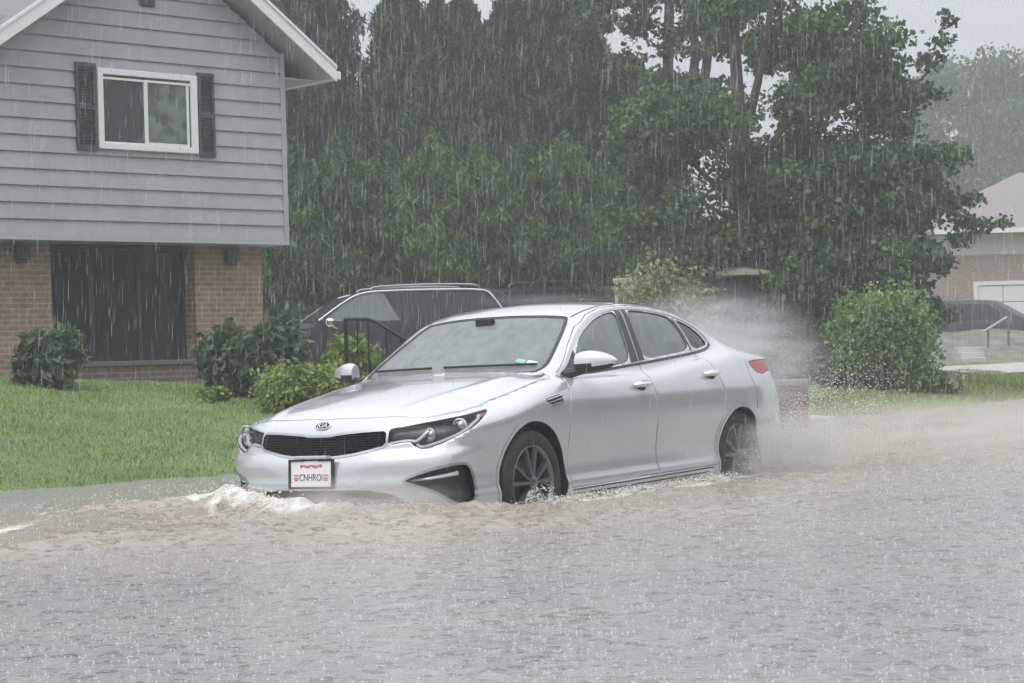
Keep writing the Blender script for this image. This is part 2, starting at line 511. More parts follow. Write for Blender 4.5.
HL3 = [(.874,.470,.717),(.82,.56,.730),(.756,.652,.746),(.66,.73,.762),(.556,.796,.778),(.44,.82,.795),(.358,.823,.806),(.40,.85,.79),(.462,.873,.766),(.578,.885,.712),(.687,.832,.661),(.752,.766,.622),(.79,.71,.603),(.814,.668,.596),(.831,.626,.610),(.839,.595,.643),(.889,.470,.623)]
HL = hl2(HL3)
GR_h = [(0,.687),(.083,.687),(.13,.696),(.24,.704),(.35,.710),(.462,.713),(.466,.624),(.36,.598),(.26,.579),(.139,.566),(0,.565)]
GR = GR_h + [(-y, z) for y, z in GR_h[::-1]][1:-1]
LI_h = [(0,.372),(.20,.374),(.38,.368),(.50,.345),(.60,.28),(.66,.215),(0,.21)]
LI = LI_h + [(-y, z) for y, z in LI_h[::-1]][1:-1]
FOG3 = [(.893,.558,.418),(.832,.689,.464),(.748,.801,.494),(.671,.85,.501),(.63,.861,.485),(.600,.866,.411),(.590,.872,.322),(.62,.87,.272),(.705,.822,.27),(.806,.726,.359),(.862,.628,.396)]
FOG = hl2(FOG3)
TAIL = [(-3.10,1.000),(-3.2,1.012),(-3.42,1.018),(-3.62,1.015),(-3.62,.935),(-3.45,.925),(-3.33,.905),(-3.19,.92)]
WS_h = [(-.29,0),(-.315,.25),(-.375,.5),(-.445,.66),(-.50,.692),(-.56,.702),(-.66,.684),(-.80,.650),(-.96,.606),(-1.04,.575),(-1.075,.545),(-1.065,.45),(-1.03,.25),(-1.01,0)]
WS = WS_h + [(x, -y) for x, y in WS_h[::-1]][1:-1]
RW_h = [(-2.52,0),(-2.47,.3),(-2.42,.52),(-2.45,.575),(-2.60,.60),(-2.85,.62),(-3.05,.62),(-3.12,.60),(-3.17,.4),(-3.20,0)]
RW = RW_h + [(x, -y) for x, y in RW_h[::-1]][1:-1]
HOOD_h = [(-.33,0),(-.35,.3),(-.41,.55),(-.475,.70),(-.46,.775),(-.388,.788),(0,.772),(.223,.752),(.33,.770),(.50,.752),(.66,.690),(.72,.64),(.775,.50),(.825,.28),(.843,0)]
HOOD = HOOD_h + [(x, -y) for x, y in HOOD_h[::-1]][1:-1]
WS, RW, DLOc = chaikin(WS), chaikin(RW), chaikin(DLO, .2, 1)
FG, RG, QG = (chaikin(a, .22, 2) for a in (FG, RG, QG))
HL, FOG, TAIL = chaikin(HL, .2), chaikin(FOG, .22, 2), chaikin(TAIL, .2)
GRc = chaikin(GR, .18)

def both(mesh): return [mesh, mirror_y(mesh)]
y0, y1 = .45, 1.15
cuts = []
arch = []
for xc, r, _z in ((0, .378, 0), (-2.815, .348, .0)):
    arch += both(cyl_cutter((xc, .334), r, .50, 1.2))
cuts += arch
for P in (FDOOR, RDOOR): cuts += both(cutter(grow(P, .0), Y, y0, y1))
cuts += both(cutter(QG, Y, y0, y1))
cuts += both(cutter(TAIL, Y, .30, 1.15))
cuts += both(cutter(HL, G_HL[0], .35, 1.6)); cuts += both(cutter(FOG, G_HL[0], .6, 1.6))
cuts.append(cutter(GRc, X, .5, 1.3)); cuts.append(cutter(LI, X, .5, 1.3))
cuts.append(cutter(WS, Z, .85, 1.7)); cuts.append(cutter(RW, Z, .95, 1.7)); cuts.append(cutter(HOOD, Z, .60, 1.3))
# sill grooves and fuel-side seam cut into the shell
cuts += both(cutter(ribbon([(-.46,.232),(-1.2,.238),(-2.3,.248)], .007), Y, .86, 1.1, 3))
cuts += both(cutter(ribbon(spl([(-3.07,1.02),(-3.06,.9),(-3.10,.80),(-3.09,.66)]), .006), Y, .80, 1.1, 3))
cuts.append(cutter(ribbon([(-3.36,-.74),(-3.31,-.3),(-3.31,.3),(-3.36,.74)], .007), Z, 1.02, 1.3, 3))
body_me = boolean(S, cuts, 'DIFFERENCE')
strip_faces(body_me, (1,))

car = empty('silver_sedan')
car.matrix_world = CAR_M
tag(car, 'silver four-door sedan driving through the flooded street, water up to its hubs', 'car')

body = link_mesh('body', body_me, [M_paint, M_dark, M_dark, M_dark], car); autosmooth(body.data, 30); solidify(body, .012, -1, 1)

hood_me = patch(S, grow(HOOD, -.002), Z, .6, 1.3)
hood = link_mesh('hood', hood_me, [M_paint, M_dark], car); autosmooth(hood.data, 30); solidify(hood, .012, -1, 1)

def side_pair(name, me, mats, parents, offset=0.0, thick=0, **kw):
    if offset: shift(me, offset)
    out = []
    for k, m in enumerate((me, mirror_y(me))):
        o = link_mesh(name, m, mats, parents[k] if isinstance(parents, (list, tuple)) else parents)
        autosmooth(o.data, 30)
        if thick: solidify(o, thick, -1, 1 if isinstance(mats, list) and len(mats) > 1 else None)
        out.append(o)
    return out

fd = side_pair('front_door', patch(S, grow(FDOOR, -.0016), Y, y0, y1, [FG]), [M_paint, M_inter], car, 0, .014)
rd = side_pair('rear_door', patch(S, grow(RDOOR, -.0016), Y, y0, y1, [RG]), [M_paint, M_inter], car, 0, .014)
side_pair('window_pane', patch(S, grow(FG, .012), Y, y0, y1), [M_side], fd, -.010)
side_pair('window_pane', patch(S, grow(RG, .012), Y, y0, y1), [M_side], rd, -.010)
side_pair('quarter_window', patch(S, grow(QG, .012), Y, y0, y1), [M_tint], car, -.008)
ws = link_mesh('windshield', patch(S, grow(WS, .012), Z, .85, 1.7, offset=-.006), [M_ws], car); autosmooth(ws.data)
frit = link_mesh('frit_band', patch(S, grow(WS, .002), Z, .85, 1.7, [grow(WS, -.026)], offset=-.003), [M_black], ws); autosmooth(frit.data)
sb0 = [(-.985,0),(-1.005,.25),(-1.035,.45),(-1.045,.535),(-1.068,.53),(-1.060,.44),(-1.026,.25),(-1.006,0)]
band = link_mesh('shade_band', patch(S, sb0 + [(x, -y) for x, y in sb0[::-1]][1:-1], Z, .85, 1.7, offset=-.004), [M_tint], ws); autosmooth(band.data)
rw = link_mesh('rear_window', patch(S, grow(RW, .012), Z, .95, 1.7, offset=-.006), [M_tint], car); autosmooth(rw.data)

# window surround: black pillar trims, a dark belt strip and a bright arch over the windows
BP = [(-1.478,1.404),(-1.618,1.407),(-1.628,1.21),(-1.645,1.052),(-1.455,1.040),(-1.470,1.24)]
side_pair('pillar_trim', patch(S, [(-1.478,1.40),(-1.543,1.403),(-1.553,1.046),(-1.455,1.038),(-1.470,1.24)], Y, y0, y1, offset=.002), [M_gloss], fd)
side_pair('pillar_trim', patch(S, [(-1.568,1.403),(-1.618,1.404),(-1.628,1.21),(-1.645,1.052),(-1.568,1.046)], Y, y0, y1, offset=.002), [M_gloss], rd)
side_pair('pillar_trim', patch(S, [(-2.255,1.338),(-2.282,1.334),(-2.36,1.228),(-2.418,1.105),(-2.400,1.103),(-2.34,1.236)], Y, y0, y1, offset=.002), [M_gloss], rd)
side_pair('sail_trim', patch(S, [(-.545,.978),(-.66,1.043),(-.80,1.142),(-.795,1.09),(-.74,1.026),(-.78,.990)], Y, y0, y1, offset=.002), [M_gloss], fd)
def ring(outer, inner): return outer, inner
arcT = spl([p for p in DLO[0:14]], 5)
belt = spl([DLO[i] for i in (13, 14, 15, 16, 17, 18, 0)], 5)
side_pair('window_surround', patch(S, ribbon(arcT, .016), Y, y0, y1, offset=.0035), [M_sat], car)
side_pair('window_surround', patch(S, ribbon(belt, .018), Y, y0, y1, offset=.003), [M_gloss], car)
for k, sg in ((0, 1), (1, -1)):
    sm = patch(S, ribbon([(x, sg*y) for x, y in spl([(-1.075,.575),(-1.25,.592),(-1.6,.600),(-2.0,.592),(-2.35,.575)], 5)], .012), Z, 1.2, 1.7, offset=.0015)
    link_mesh('roof_seam', sm, M_black, car)

# door handles
for door, (hx, hz) in ((fd, (-1.385, .893)), (rd, (-2.43, .937))):
    for k, sg in ((0, 1), (1, -1)):
        ys = float(surf(1, hx, hz)[0])
        mb = MB()
        pts = spl([(hx+.105, ys*sg+.006*sg, hz-.004), (hx+.06, (ys+.034)*sg, hz), (hx-.06, (ys+.036)*sg, hz+.003), (hx-.105, (ys+.004)*sg, hz+.006)], 5)
        mb.tube(pts, [.013+.009*math.sin(PI*i/(len(pts)-1)) for i in range(len(pts))], 8)
        h = mb.build('door_handle', M_chrome, door[k], True)
        cb = MB(); cb.cur = 0
        th = np.arange(20)*2*PI/20
        cup = patch(S, np.stack([hx+.062*np.cos(th), hz-.014+.030*np.sin(th)], 1), Y, y0, y1, offset=.0012)
        link_mesh('handle_recess', cup if sg > 0 else mirror_y(cup), M_black, door[k])

# grille: dark backing, frame and rows of short bars
gb = patch(S, grow(GRc, .006), X, .5, 1.3, offset=-.030)
grl = link_mesh('grille', gb, M_dark, car)
mb = MB()
def in_poly(p, P):
    c = False; n = len(P)
    for i in range(n):
        a, b = P[i], P[(i+1) % n]
        if (a[1] > p[1]) != (b[1] > p[1]) and p[0] < (b[0]-a[0])*(p[1]-a[1])/(b[1]-a[1]) + a[0]: c = not c
    return c
row = 0; zz = .572
while zz < .716:
    for k in range(-26, 27):
        yy = k * .0195 + (.00975 if row % 2 else 0)
        if in_poly((yy, zz), GRc):
            xx = float(surf(0, yy, zz)[0]) - .012
            a = .17 * 2.4 * abs(yy/.72)**1.4 / .72 * np.sign(yy)
            Mz = np.array([[1, 0, 0], [-0, 1, 0], [0, 0, 1]], float)
            mb.box((xx, yy, zz), (.012, .0145, .0062), np.array(Matrix.Rotation(-math.atan(a), 3, 'Z')))
    zz += .0145; row += 1
mb.build('grille_mesh', mat('grille_bars', (.045, .046, .05), .3, .5), grl)
gf = patch(S, grow(GRc, .009), X, .5, 1.3, [grow(GRc, -.005)], offset=.003)
link_mesh('grille_frame', gf, M_sat, grl)
lg = link_mesh('lower_intake', patch(S, grow(LI, .006), X, .5, 1.3, offset=-.035), M_dark, car)

# headlights: bezel bowl, two projectors, light guides, amber corner, clear lens
hl_b = patch(S, grow(HL, .004), G_HL[0], .35, 1.6, offset=-.035)
bowl = side_pair('headlight', hl_b, [M_lampd], car)
def on_lamp(t, h, off):
    """point between inner (t=0) and rear tip (t=1), h 0 bottom..1 top, on the lamp surface moved along normal by off"""
    tp = spl([(.874,.470,.717),(.756,.652,.746),(.556,.796,.778),(.358,.823,.806)], 10); bt = spl([(.889,.470,.623),(.836,.60,.63),(.815,.668,.600),(.687,.832,.661),(.52,.878,.742),(.40,.85,.79)], 10)
    def at(P, t):
        i = t*(len(P)-1); a = int(min(i, len(P)-2)); return P[a] + (P[a+1]-P[a])*(i-a)
    p = at(bt, t) * (1-h) + at(tp, t) * h
    for _ in range(4):
        g = grad(p[None])[0]; p = p - g * float(car_f(p[None])[0])
    return p + grad(p[None])[0] * off, grad(p[None])[0]
for k, sg in ((0, 1), (1, -1)):
    fl = np.array([1, sg, 1.])
    for t, h, r in ((.42, .50, .040), (.62, .54, .044)):
        mb = MB()
        p, n = on_lamp(t, h, -.030)
        ax = np.array((1., .15, 0))
        mb.lathe([(r, .0), (r, .014), (r*.82, .016), (r*.78, .004), (r*.5, .012), (0.001, .020)], p*fl, ax*fl, 24)
        mb.build('projector', M_lamp, bowl[k], True)
    mb = MB()
    for path in ([(.02,.10),(.14,.14),(.25,.16),(.33,.34),(.40,.62)], [(.30,.10),(.42,.05),(.55,.06),(.66,.08),(.78,.22),(.84,.62)]):
        pts = [on_lamp(t, h, -.012)[0]*fl for t, h in spl(path, 5)]
        mb.tube(pts, .0115, 8)
    mb.build('light_guide', M_drl, bowl[k], True)
    mb = MB()
    G0 = [[on_lamp(t, h, -.012)[0]*fl for h in (.25, .5, .8)] for t in (.80, .86, .92, .96)]
    V = np.array(G0).reshape(-1, 3); F = [(i*3+j, i*3+j+1, (i+1)*3+j+1, (i+1)*3+j) for i in range(3) for j in range(2)]
    mb.add(V, F); mb.build('turn_signal', M_amber, bowl[k], True)
side_pair('lens', patch(S, HL, G_HL[0], .35, 1.6), [M_lens], bowl)

# bumper corner pockets with a slim lamp bar
pk = side_pair('bumper_pocket', patch(S, grow(FOG, .004), G_HL[0], .6, 1.6, offset=-.045), [M_black], car)
side_pair('pocket_frame', patch(S, grow(FOG, .010), G_HL[0], .6, 1.6, [grow(FOG, -.004)], offset=.004), [M_sat], pk)
for k, sg in ((0, 1), (1, -1)):
    fl = np.array([1, sg, 1.])
    P = spl([(.85,.60,.415),(.80,.70,.425),(.72,.77,.437),(.665,.80,.447)], 5)
    mb = MB(); mb.tube(P*fl, [.005+.012*i/(len(P)-1) for i in range(len(P))], 8)
    mb.build('fog_lamp', M_drl, pk[k], True)

# tail lamps
tl = side_pair('tail_lamp', patch(S, grow(TAIL, -.003), Y, .30, 1.15, offset=-.002), [M_red], car)

# fender vents: three slanted fins in a dark recess
VE = [(-.150,.838),(-.355,.868),(-.360,.812),(-.215,.803)]
vt = side_pair('fender_vent', patch(S, chaikin(VE, .15), Y, y0, y1, offset=.0015), [M_black], car)
for k, sg in ((0, 1), (1, -1)):
    mb = MB()
    for i in range(3):
        z = .858 - i*.020; xa, xb = -.17 - i*.022, -.352
        pts = [(x, sg*(float(surf(1, x, z - (x-xb)*.14)[0])+.006), z - (x-xb)*.14) for x in np.linspace(xa, xb, 5)]
        mb.tube(pts, .0048, 6)
    mb.build('vent_fin', M_chrome, vt[k], True)

# sill strips
side_pair('sill_trim', patch(S, ribbon([(-.44,.262),(-1.2,.266),(-2.36,.276)], .008), Y, y0, y1, offset=.001), [M_black], car)
# arch lips
for xc, r, _z in ((0, .378, 0), (-2.815, .348, .0)):
    th = np.radians(np.linspace(-14, 194, 40))
    side_pair('arch_lip', patch(S, ribbon(np.stack([xc + (r+.012)*np.cos(th), .334 + (r+.012)*np.sin(th)], 1), .022), Y, y0, y1, offset=.004), [M_paint], car)
# rear bumper insert
side_pair('bumper_insert', patch(S, [(-3.50,.24),(-3.62,.33),(-3.9,.40),(-3.9,.26),(-3.7,.22)], Y, .2, 1.1, offset=.002), [M_black], car)

# emblem on the nose
ex = float(surf(0, .0, .748)[0]); eg = grad(np.array([[ex, 0, .748]]))[0]
ez = np.cross(eg, (0, 1., 0)); ez = -ez if ez[2] < 0 else ez
th = np.arange(28)*2*PI/28
mb = MB()
mb.tube([np.array((ex, 0, .748)) + eg*.004 + .056*math.cos(a)*np.array((0, 1., 0)) + .027*math.sin(a)*ez for a in list(th)+[0]], .0045, 6, False)
em = mb.build('emblem', M_chrome, car, True)
mb = MB(); c0 = np.array((ex, 0, .748)) + eg*.002
mb.add([c0 + .055*math.cos(a)*np.array((0, 1., 0)) + .026*math.sin(a)*ez for a in th], [tuple(range(28))])
mb.build('emblem_field', M_gloss, em)
text_mesh('emblem_letters', 'KIA', .048, M_chrome, em, rect_text_matrix(c0 + eg*.003, (0, 1, 0), ez), .002)

# licence plate
pl = MB(); po = np.array((1.004, -.008, .472)); tilt = Matrix.Rotation(math.radians(-4), 3, 'Y')
pl.box(po, (.006, .305, .152), np.array(tilt)); plate = pl.build('license_plate', M_white, car)
fr = MB()
for c, d in (((0, .159, 0), (.014, .016, .176)), ((0, -.159, 0), (.014, .016, .176)), ((0, .105, .081), (.014, .10, .012)), ((0, -.105, .081), (.014, .10, .012)), ((0, 0, -.081), (.014, .32, .012))):
    fr.box(np.array(tilt) @ np.array(c) + po + np.array((.002, 0, 0)), d, np.array(tilt))
fr.build('plate_frame', M_black, plate)
up = np.array(tilt) @ np.array((0, 0, 1.)); nn = np.array(tilt) @ np.array((1., 0, 0))
def pp(y, z): return po + nn*.0045 + up*z + np.array((0, y, 0))
text_mesh('plate_number', 'CNHROI', .058, M_plblue, plate, rect_text_matrix(pp(0, -.022), (0, 1, 0), up), .0006, 1.0, .78)
for sy in (-1, 1):
  mk = MB()
  for y, z, w in ((-.11, -.008, .036), (-.11, -.024, .036), (-.11, -.036, .028), (.11, -.008, .036), (.11, -.024, .036), (.11, -.036, .028)):
    if y*sy > 0: mk.box(pp(y, z), (.0012, w, .008), np.array(tilt))
  mk.build('plate_stripes', M_plred, plate)
mk = MB()
for i in range(9):
    y = -.072 + i*.018
    mk.box(pp(y, .046 + .004*math.sin(i*1.9)), (.0012, .0185, .013 + .005*math.cos(i*2.3)), np.array(tilt))
mk.build('plate_heading', M_plred, plate)
tb = MB(); tb.box(po + np.array((-.012, 0, .098)), (.05, .24, .02)); tb.build('plate_bracket', M_paint, plate, bevel=.006)

# mirrors
def mirror(sg):
    fl = np.array([1, sg, 1.])
    mb = MB(); n, k = 20, 14; V = []; F = []
    for i in range(k):
        t = i/(k-1); yy = .880 + .245*t
        s = math.sin(PI*min(1, .18+.80*t)**.9)**.55 if t < .999 else .12
        a = (.060 - .012*t)*max(s, .15); b = (.088 - .020*t)*max(s, .15)
        for j in range(n):
            th = j*2*PI/n
            cx = -.63 - .075*t; cz = 1.045 + .004*t
            V.append(((cx + a*math.cos(th)*(1.15 if math.cos(th) > 0 else .8)), yy, cz + b*abs(math.sin(th))**.8*np.sign(math.sin(th))*(1.0 if math.sin(th) > 0 else .72)))
    for i in range(k-1):
        for j in range(n): F.append((i*n+j, i*n+(j+1) % n, (i+1)*n+(j+1) % n, (i+1)*n+j))
    F += [tuple(range(n)), tuple((k-1)*n+j for j in range(n))]
    V = np.array(V)*fl
    top = [f for f in F if np.mean([V[i][2] for i in f]) >= 1.036]; bot = [f for f in F if np.mean([V[i][2] for i in f]) < 1.036]
    mb.add(V, top); m = mb.build('side_mirror', M_paint, car, True)
    mb = MB(); mb.add(V, bot)
    mb.tube(np.array([(-.60,.80,.985),(-.62,.88,1.0),(-.64,.93,1.02)])*fl, [.035,.03,.03], 8)
    mb.build('mirror_base', M_black, m, True)
mirror(1); mirror(-1)

# wheels
def wheel(xc, sg):
    w = empty('wheel', (xc, .905*sg, .334)); w.parent = car
    o = MB()
    R = .334
    prof = [(.232,-.010),(.240,.004),(.262,.010),(.295,.008),(.318,-.004),(.330,-.022),(.334,-.05),(.334,-.17),(.328,-.20),(.30,-.222),(.25,-.226),(.23,-.21)]
    o.lathe(prof, (0, 0, 0), (0, sg, 0), 56); t = o.build('tyre', M_tyre, w, True)
    o = MB(); o.lathe([(.236,-.004),(.231,.001),(.222,-.006),(.212,-.035),(.208,-.12),(.215,-.20)], (0, 0, 0), (0, sg, 0), 56)
    o.cur = 1; o.lathe([(.208,-.09),(.05,-.09)], (0, 0, 0), (0, sg, 0), 40); o.cur = 2; o.lathe([(.15,-.075),(.06,-.07)], (0, 0, 0), (0, sg, 0), 32)
    o.cur = 0; o.lathe([(.048,-.02),(.044,.0),(.030,.006),(.0,.007)], (0, 0, 0), (0, sg, 0), 24)
    rim = o.build('rim', [M_rim, M_rimd, M_disc], w, True)
    sp = MB()
    for i in range(5):
        for s2 in (-1, 1):
            a0 = i*2*PI/5 + .31 + s2*.13; a1 = i*2*PI/5 + .31 + s2*.26
            for (ra, rb, wa, wb, ya, yb) in ((.035, .225, .013, .019, .0, -.006),):
                pa = np.array((ra*math.cos(a0), ra*math.sin(a0))); pb = np.array((rb*math.cos(a1), rb*math.sin(a1)))
                d = (pb-pa)/np.linalg.norm(pb-pa); q = np.array((-d[1], d[0]))
                P = []
                for dep in (-.035, 0):
                    for p, wd, yy in ((pa, wa, ya), (pb, wb, yb)):
                        k = .6 if dep == 0 else 1.0
                        P += [(*(p - q*wd*k), yy+dep), (*(p + q*wd*k), yy+dep)]
                P = [(p[0], sg*p[2], p[1]) for p in P]
                sp.hexa([P[0], P[1], P[3], P[2], P[4], P[5], P[7], P[6]])
    sp.build('spokes', M_rim, rim, False)
    return w
for xc in (0, -2.805):
    for sg in (1, -1): wheel(xc, sg)

# cabin: floor tub, dashboard, seats, steering wheel, inner mirror, wipers, stickers
mb = MB(); mb.box2((-3.3, -.78, .30), (.35, .78, .36)); mb.box2((.22, -.66, .3), (.28, .66, .78)); mb.box2((-3.05, -.74, .3), (-3.0, .74, 1.04)); mb.box2((-3.2,-.6,1.03),(-2.9,.6,1.05))
mb.build('cabin_floor', M_inter, car)
mb = MB()
for yy in np.linspace(-.68, .68, 2): pass
prof = [(-.36,.98),(-.50,1.0),(-.72,.985),(-.82,.93),(-.80,.70),(-.36,.70)]
mb.add([(x, s*.74, z) for s in (-1, 1) for x, z in prof], [tuple(range(6))[::-1], tuple(range(6, 12))] + [(i, (i+1) % 6, 6+(i+1) % 6, 6+i) for i in range(6)])
mb.build('dashboard', M_inter, car, bevel=.02)
def seat(x, y, w, name='seat'):
    m = MB(); m.box((x+.18, y, .52), (.52, w, .16)); m.build(name, M_seat, car, bevel=.04)
    o = MB(); Mr = np.array(Matrix.Rotation(math.radians(-20), 3, 'Y')); o.box((x-.18, y, .84), (.14, w, .62), Mr); 
    s = COL.objects[-1] if False else None
    return o.build('seat_back', M_seat, car, bevel=.05)
for x, y, w in ((-1.25, .37, .50), (-1.25, -.37, .50), (-2.15, 0, 1.25)):
    sb = seat(x, y, w)
    for hy in ((y,) if w < 1 else (-.38, .38)):
        o = MB(); o.box((x-.31, hy, 1.215), (.09, .25, .17), np.array(Matrix.Rotation(math.radians(-12), 3, 'Y'))); o.build('headrest', M_seat, sb, bevel=.04)
mb = MB(); th = np.arange(33)*2*PI/32; Rm = np.array(Matrix.Rotation(math.radians(-65), 3, 'Y'))
mb.tube([Rm @ np.array((.18*math.cos(a), .18*math.sin(a), 0)) + np.array((-.86, .37, .93)) for a in th], .016, 8, False)
mb.build('steering_wheel', M_black, car, True)
mb = MB(); mb.box((-.93, 0, 1.285), (.03, .25, .075)); mb.box((-.92, 0, 1.345), (.04, .14, .07)); mb.build('cabin_mirror', M_black, car, bevel=.01)
for ya, yb in ((.64, .02), (-.08, -.62)):
    mb = MB(); pts = []
    for t in np.linspace(0, 1, 9):
        yy = ya + (yb-ya)*t; xx = -.345 - .12*abs(ya if t < .5 else yy)**2 - .055 + .02*t
        xx = -.36 - .17*(yy/.7)**2 - .02
        pts.append((xx, yy, float(surf(2, xx, yy, 1, (.6, 1.7))[0]) + .012))
    mb.tube(pts, .008, 6); mb.build('wiper', M_black, car, True)
for (ya, yb, m) in ((.475, .545, M_stick), (.555, .625, M_stick2)):
    me = patch(S, [(-.515-.06*(ya-.45), ya), (-.515-.06*(ya-.45), yb), (-.555-.06*(ya-.45), yb), (-.555-.06*(ya-.45), ya)], Z, .85, 1.7, offset=-.0025)
    link_mesh('windshield_sticker', me, m, ws)
bpy.data.meshes.remove(S)
# ------------------------------------------------------------------ camera
CAMZ = 1.06; FPX = 2020.0; PITCH = math.radians(.468); ROLL = math.radians(-1.7)
cam = bpy.data.cameras.new('camera'); cam_o = bpy.data.objects.new('camera', cam); COL.objects.link(cam_o); scene.camera = cam_o
cam.lens = FPX / 1024 * 36; cam.clip_end = 2000; cam.clip_start = .05
cam_o.matrix_world = Matrix.Translation((0, 0, CAMZ)) @ Matrix.Rotation(PI/2 + PITCH, 4, 'X') @ Matrix.Rotation(ROLL, 4, 'Z')
_cm = np.array(cam_o.matrix_world.to_3x3())
def at(px, py, Yd):
    """world point seen at a pixel of the photograph at distance Yd"""
    d = _cm @ np.array(((px - 512) / FPX, (341.5 - py) / FPX, -1.))
    return np.array((0, 0, CAMZ)) + d * (Yd / d[1])
def pix(P):
    q = (np.asarray(P, float) - np.array((0, 0, CAMZ))) @ _cm
    return np.stack([512 - FPX*q[..., 0]/q[..., 2], 341.5 + FPX*q[..., 1]/q[..., 2]], -1)
WZ = .165                                   # flood level

# road frame: s along the road, t across it (positive = lawns beyond the far kerb)
P0 = np.array((-2.3, 15.6)); RU = np.array((.543, .840)); RN = np.array((-.840, .543))
def st(x, y): return (x-P0[0])*RU[0] + (y-P0[1])*RU[1], (x-P0[0])*RN[0] + (y-P0[1])*RN[1]
def xy(s, t): return P0 + RU*s + RN*t

fSlope = pch([(-60,.125),(-3,.128),(3,.128),(7,.118),(9.5,.07),(11,.055),(12.5,.06),(14,.11),(26,.10),(60,.08)])
fCapZ = pch([(-60,1.10),(2,1.09),(6,1.0),(9,.74),(11,.52),(12.5,.50),(14.5,.64),(26,.66),(60,.66)])
def hash_noise(x, y):
    return (np.sin(x*1.7 + 1.3*np.sin(y*1.1)) + np.sin(y*2.3 + 1.7*np.sin(x*.9 + 2)) + .5*np.sin(x*4.1+y*3.3))/2.5
def ground_z(x, y):
    x = np.asarray(x, float); y = np.asarray(y, float)
    s, t = st(x, y)
    cap = fCapZ(s); h = WZ - .035 + fSlope(s)*(t - .6*np.clip(.4 - s, 0, 5))
    lawn = cap - .5*(cap - h + np.sqrt((cap - h)**2 + .02)) + .0
    far = np.clip((t - 9 - 0*s)/14, 0, 1); far = far*far*(3-2*far)
    lawn = lawn + far*np.clip((s-14)/8, 0, 1)*.55
    lawn = lawn + .012*hash_noise(x, y)*np.clip(t, 0, 1)
    road = -.05 - .02*np.clip(-t/3.5, 0, 1)*0
    verge = np.clip((t + .05)/.12, 0, 1)
    z = np.where(t > -.05, road + (np.maximum(lawn, .095) - road)*verge, road)
    near = np.clip((-t - 7.2)/.2, 0, 1)                                        # kerb on the camera's own side
    return z + near*.13

# ------------------------------------------------------------------ materials of the place
M_lawn = mat('lawn_soil', (.10, .15, .05), .9)
vary(M_lawn, (.10, .15, .055), (.19, .25, .11), .9, 8, .3, .7, b=.9, bd=.05, bscale=26)
M_asph = mat('wet_asphalt', (.05, .05, .05), .25); vary(M_asph, (.04,.04,.041), (.075,.073,.07), 3, 6)
M_conc = mat('concrete', (.42, .41, .39), .8); vary(M_conc, (.34,.335,.32), (.47,.46,.44), 4, 6, b=.2)

def sheet(name, xs, ys, zf, m, keep=None):
    Xg, Yg = np.meshgrid(xs, ys, indexing='ij')
    Zg = zf(Xg, Yg)
    V = np.stack([Xg, Yg, Zg], -1).reshape(-1, 3)
    n, k = len(xs), len(ys)
    i, j = np.meshgrid(np.arange(n-1), np.arange(k-1), indexing='ij')
    F = np.stack([i*k+j, (i+1)*k+j, (i+1)*k+j+1, i*k+j+1], -1).reshape(-1, 4)
    if keep is not None:
        c = V[F].mean(1); F = F[keep(c[:, 0], c[:, 1])]
    return link_mesh(name, np_mesh(name, V, F, True), m)

gx = np.concatenate([np.linspace(-260, -30, 20)[:-1], np.linspace(-30, -9, 40)[:-1], np.linspace(-9, 14, 150)[:-1], np.linspace(14, 45, 60)[:-1], np.linspace(45, 300, 24)])
gy = np.concatenate([np.linspace(-60, 8, 24)[:-1], np.linspace(8, 42, 210)[:-1], np.linspace(42, 90, 50)[:-1], np.linspace(90, 420, 24)])
ground = tag(sheet('ground', gx, gy, ground_z, M_lawn), kind='structure')
# road surface and kerb under the flood
rv = []; rf = []
for k, s in enumerate(np.linspace(-40, 90, 60)):
    for t in (-7.15, -.12):
        p = xy(s, t); rv.append((p[0], p[1], -.044))
    if k: a = 2*k; rf.append((a-2, a, a+1, a-1))
tag(link_mesh('road', np_mesh('road', rv, rf, False), M_asph), kind='structure')
kb = MB()
ks = np.linspace(-40, 90, 60)
for k in range(len(ks)-1):
    P = []
    for z in (-.05, .085):
        for s, t in ((ks[k], -.13), (ks[k+1], -.13), (ks[k+1], .02), (ks[k], .02)):
            q = xy(s, t); P.append((q[0], q[1], z))
    kb.hexa(P)
tag(kb.build('kerb', M_conc), kind='structure')
# driveway between the lawns, wet and pale
def strip(name, quad_st, m, lift=.012, n=24, kind='structure'):
    (s0, t0), (s1, t1), (s2, t2), (s3, t3) = quad_st
    V = []; F = []
    for i in range(n+1):
        for j in range(7):
            a, b = i/n, j/6
            s = (s0*(1-b)+s1*b)*(1-a) + (s3*(1-b)+s2*b)*a; t = (t0*(1-b)+t1*b)*(1-a) + (t3*(1-b)+t2*b)*a
            p = xy(s, t); V.append((p[0], p[1], float(ground_z(p[0], p[1])) + lift))
    for i in range(n):
        for j in range(6): F.append((i*7+j, i*7+j+1, (i+1)*7+j+1, (i+1)*7+j))
    return tag(link_mesh(name, np_mesh(name, V, F, True), m), kind=kind)
strip('driveway', ((9.6, .0), (12.6, .0), (14.6, 12), (9.4, 12)), M_conc, .03)
pth = np.array(at(1060, 366, 46)[:2]); ps, pt = st(*pth)
strip('pavement', ((ps-7.5, pt-.9), (ps+14, pt-.9), (ps+14, pt+1.1), (ps-7.5, pt+1.1)), M_conc, .035)

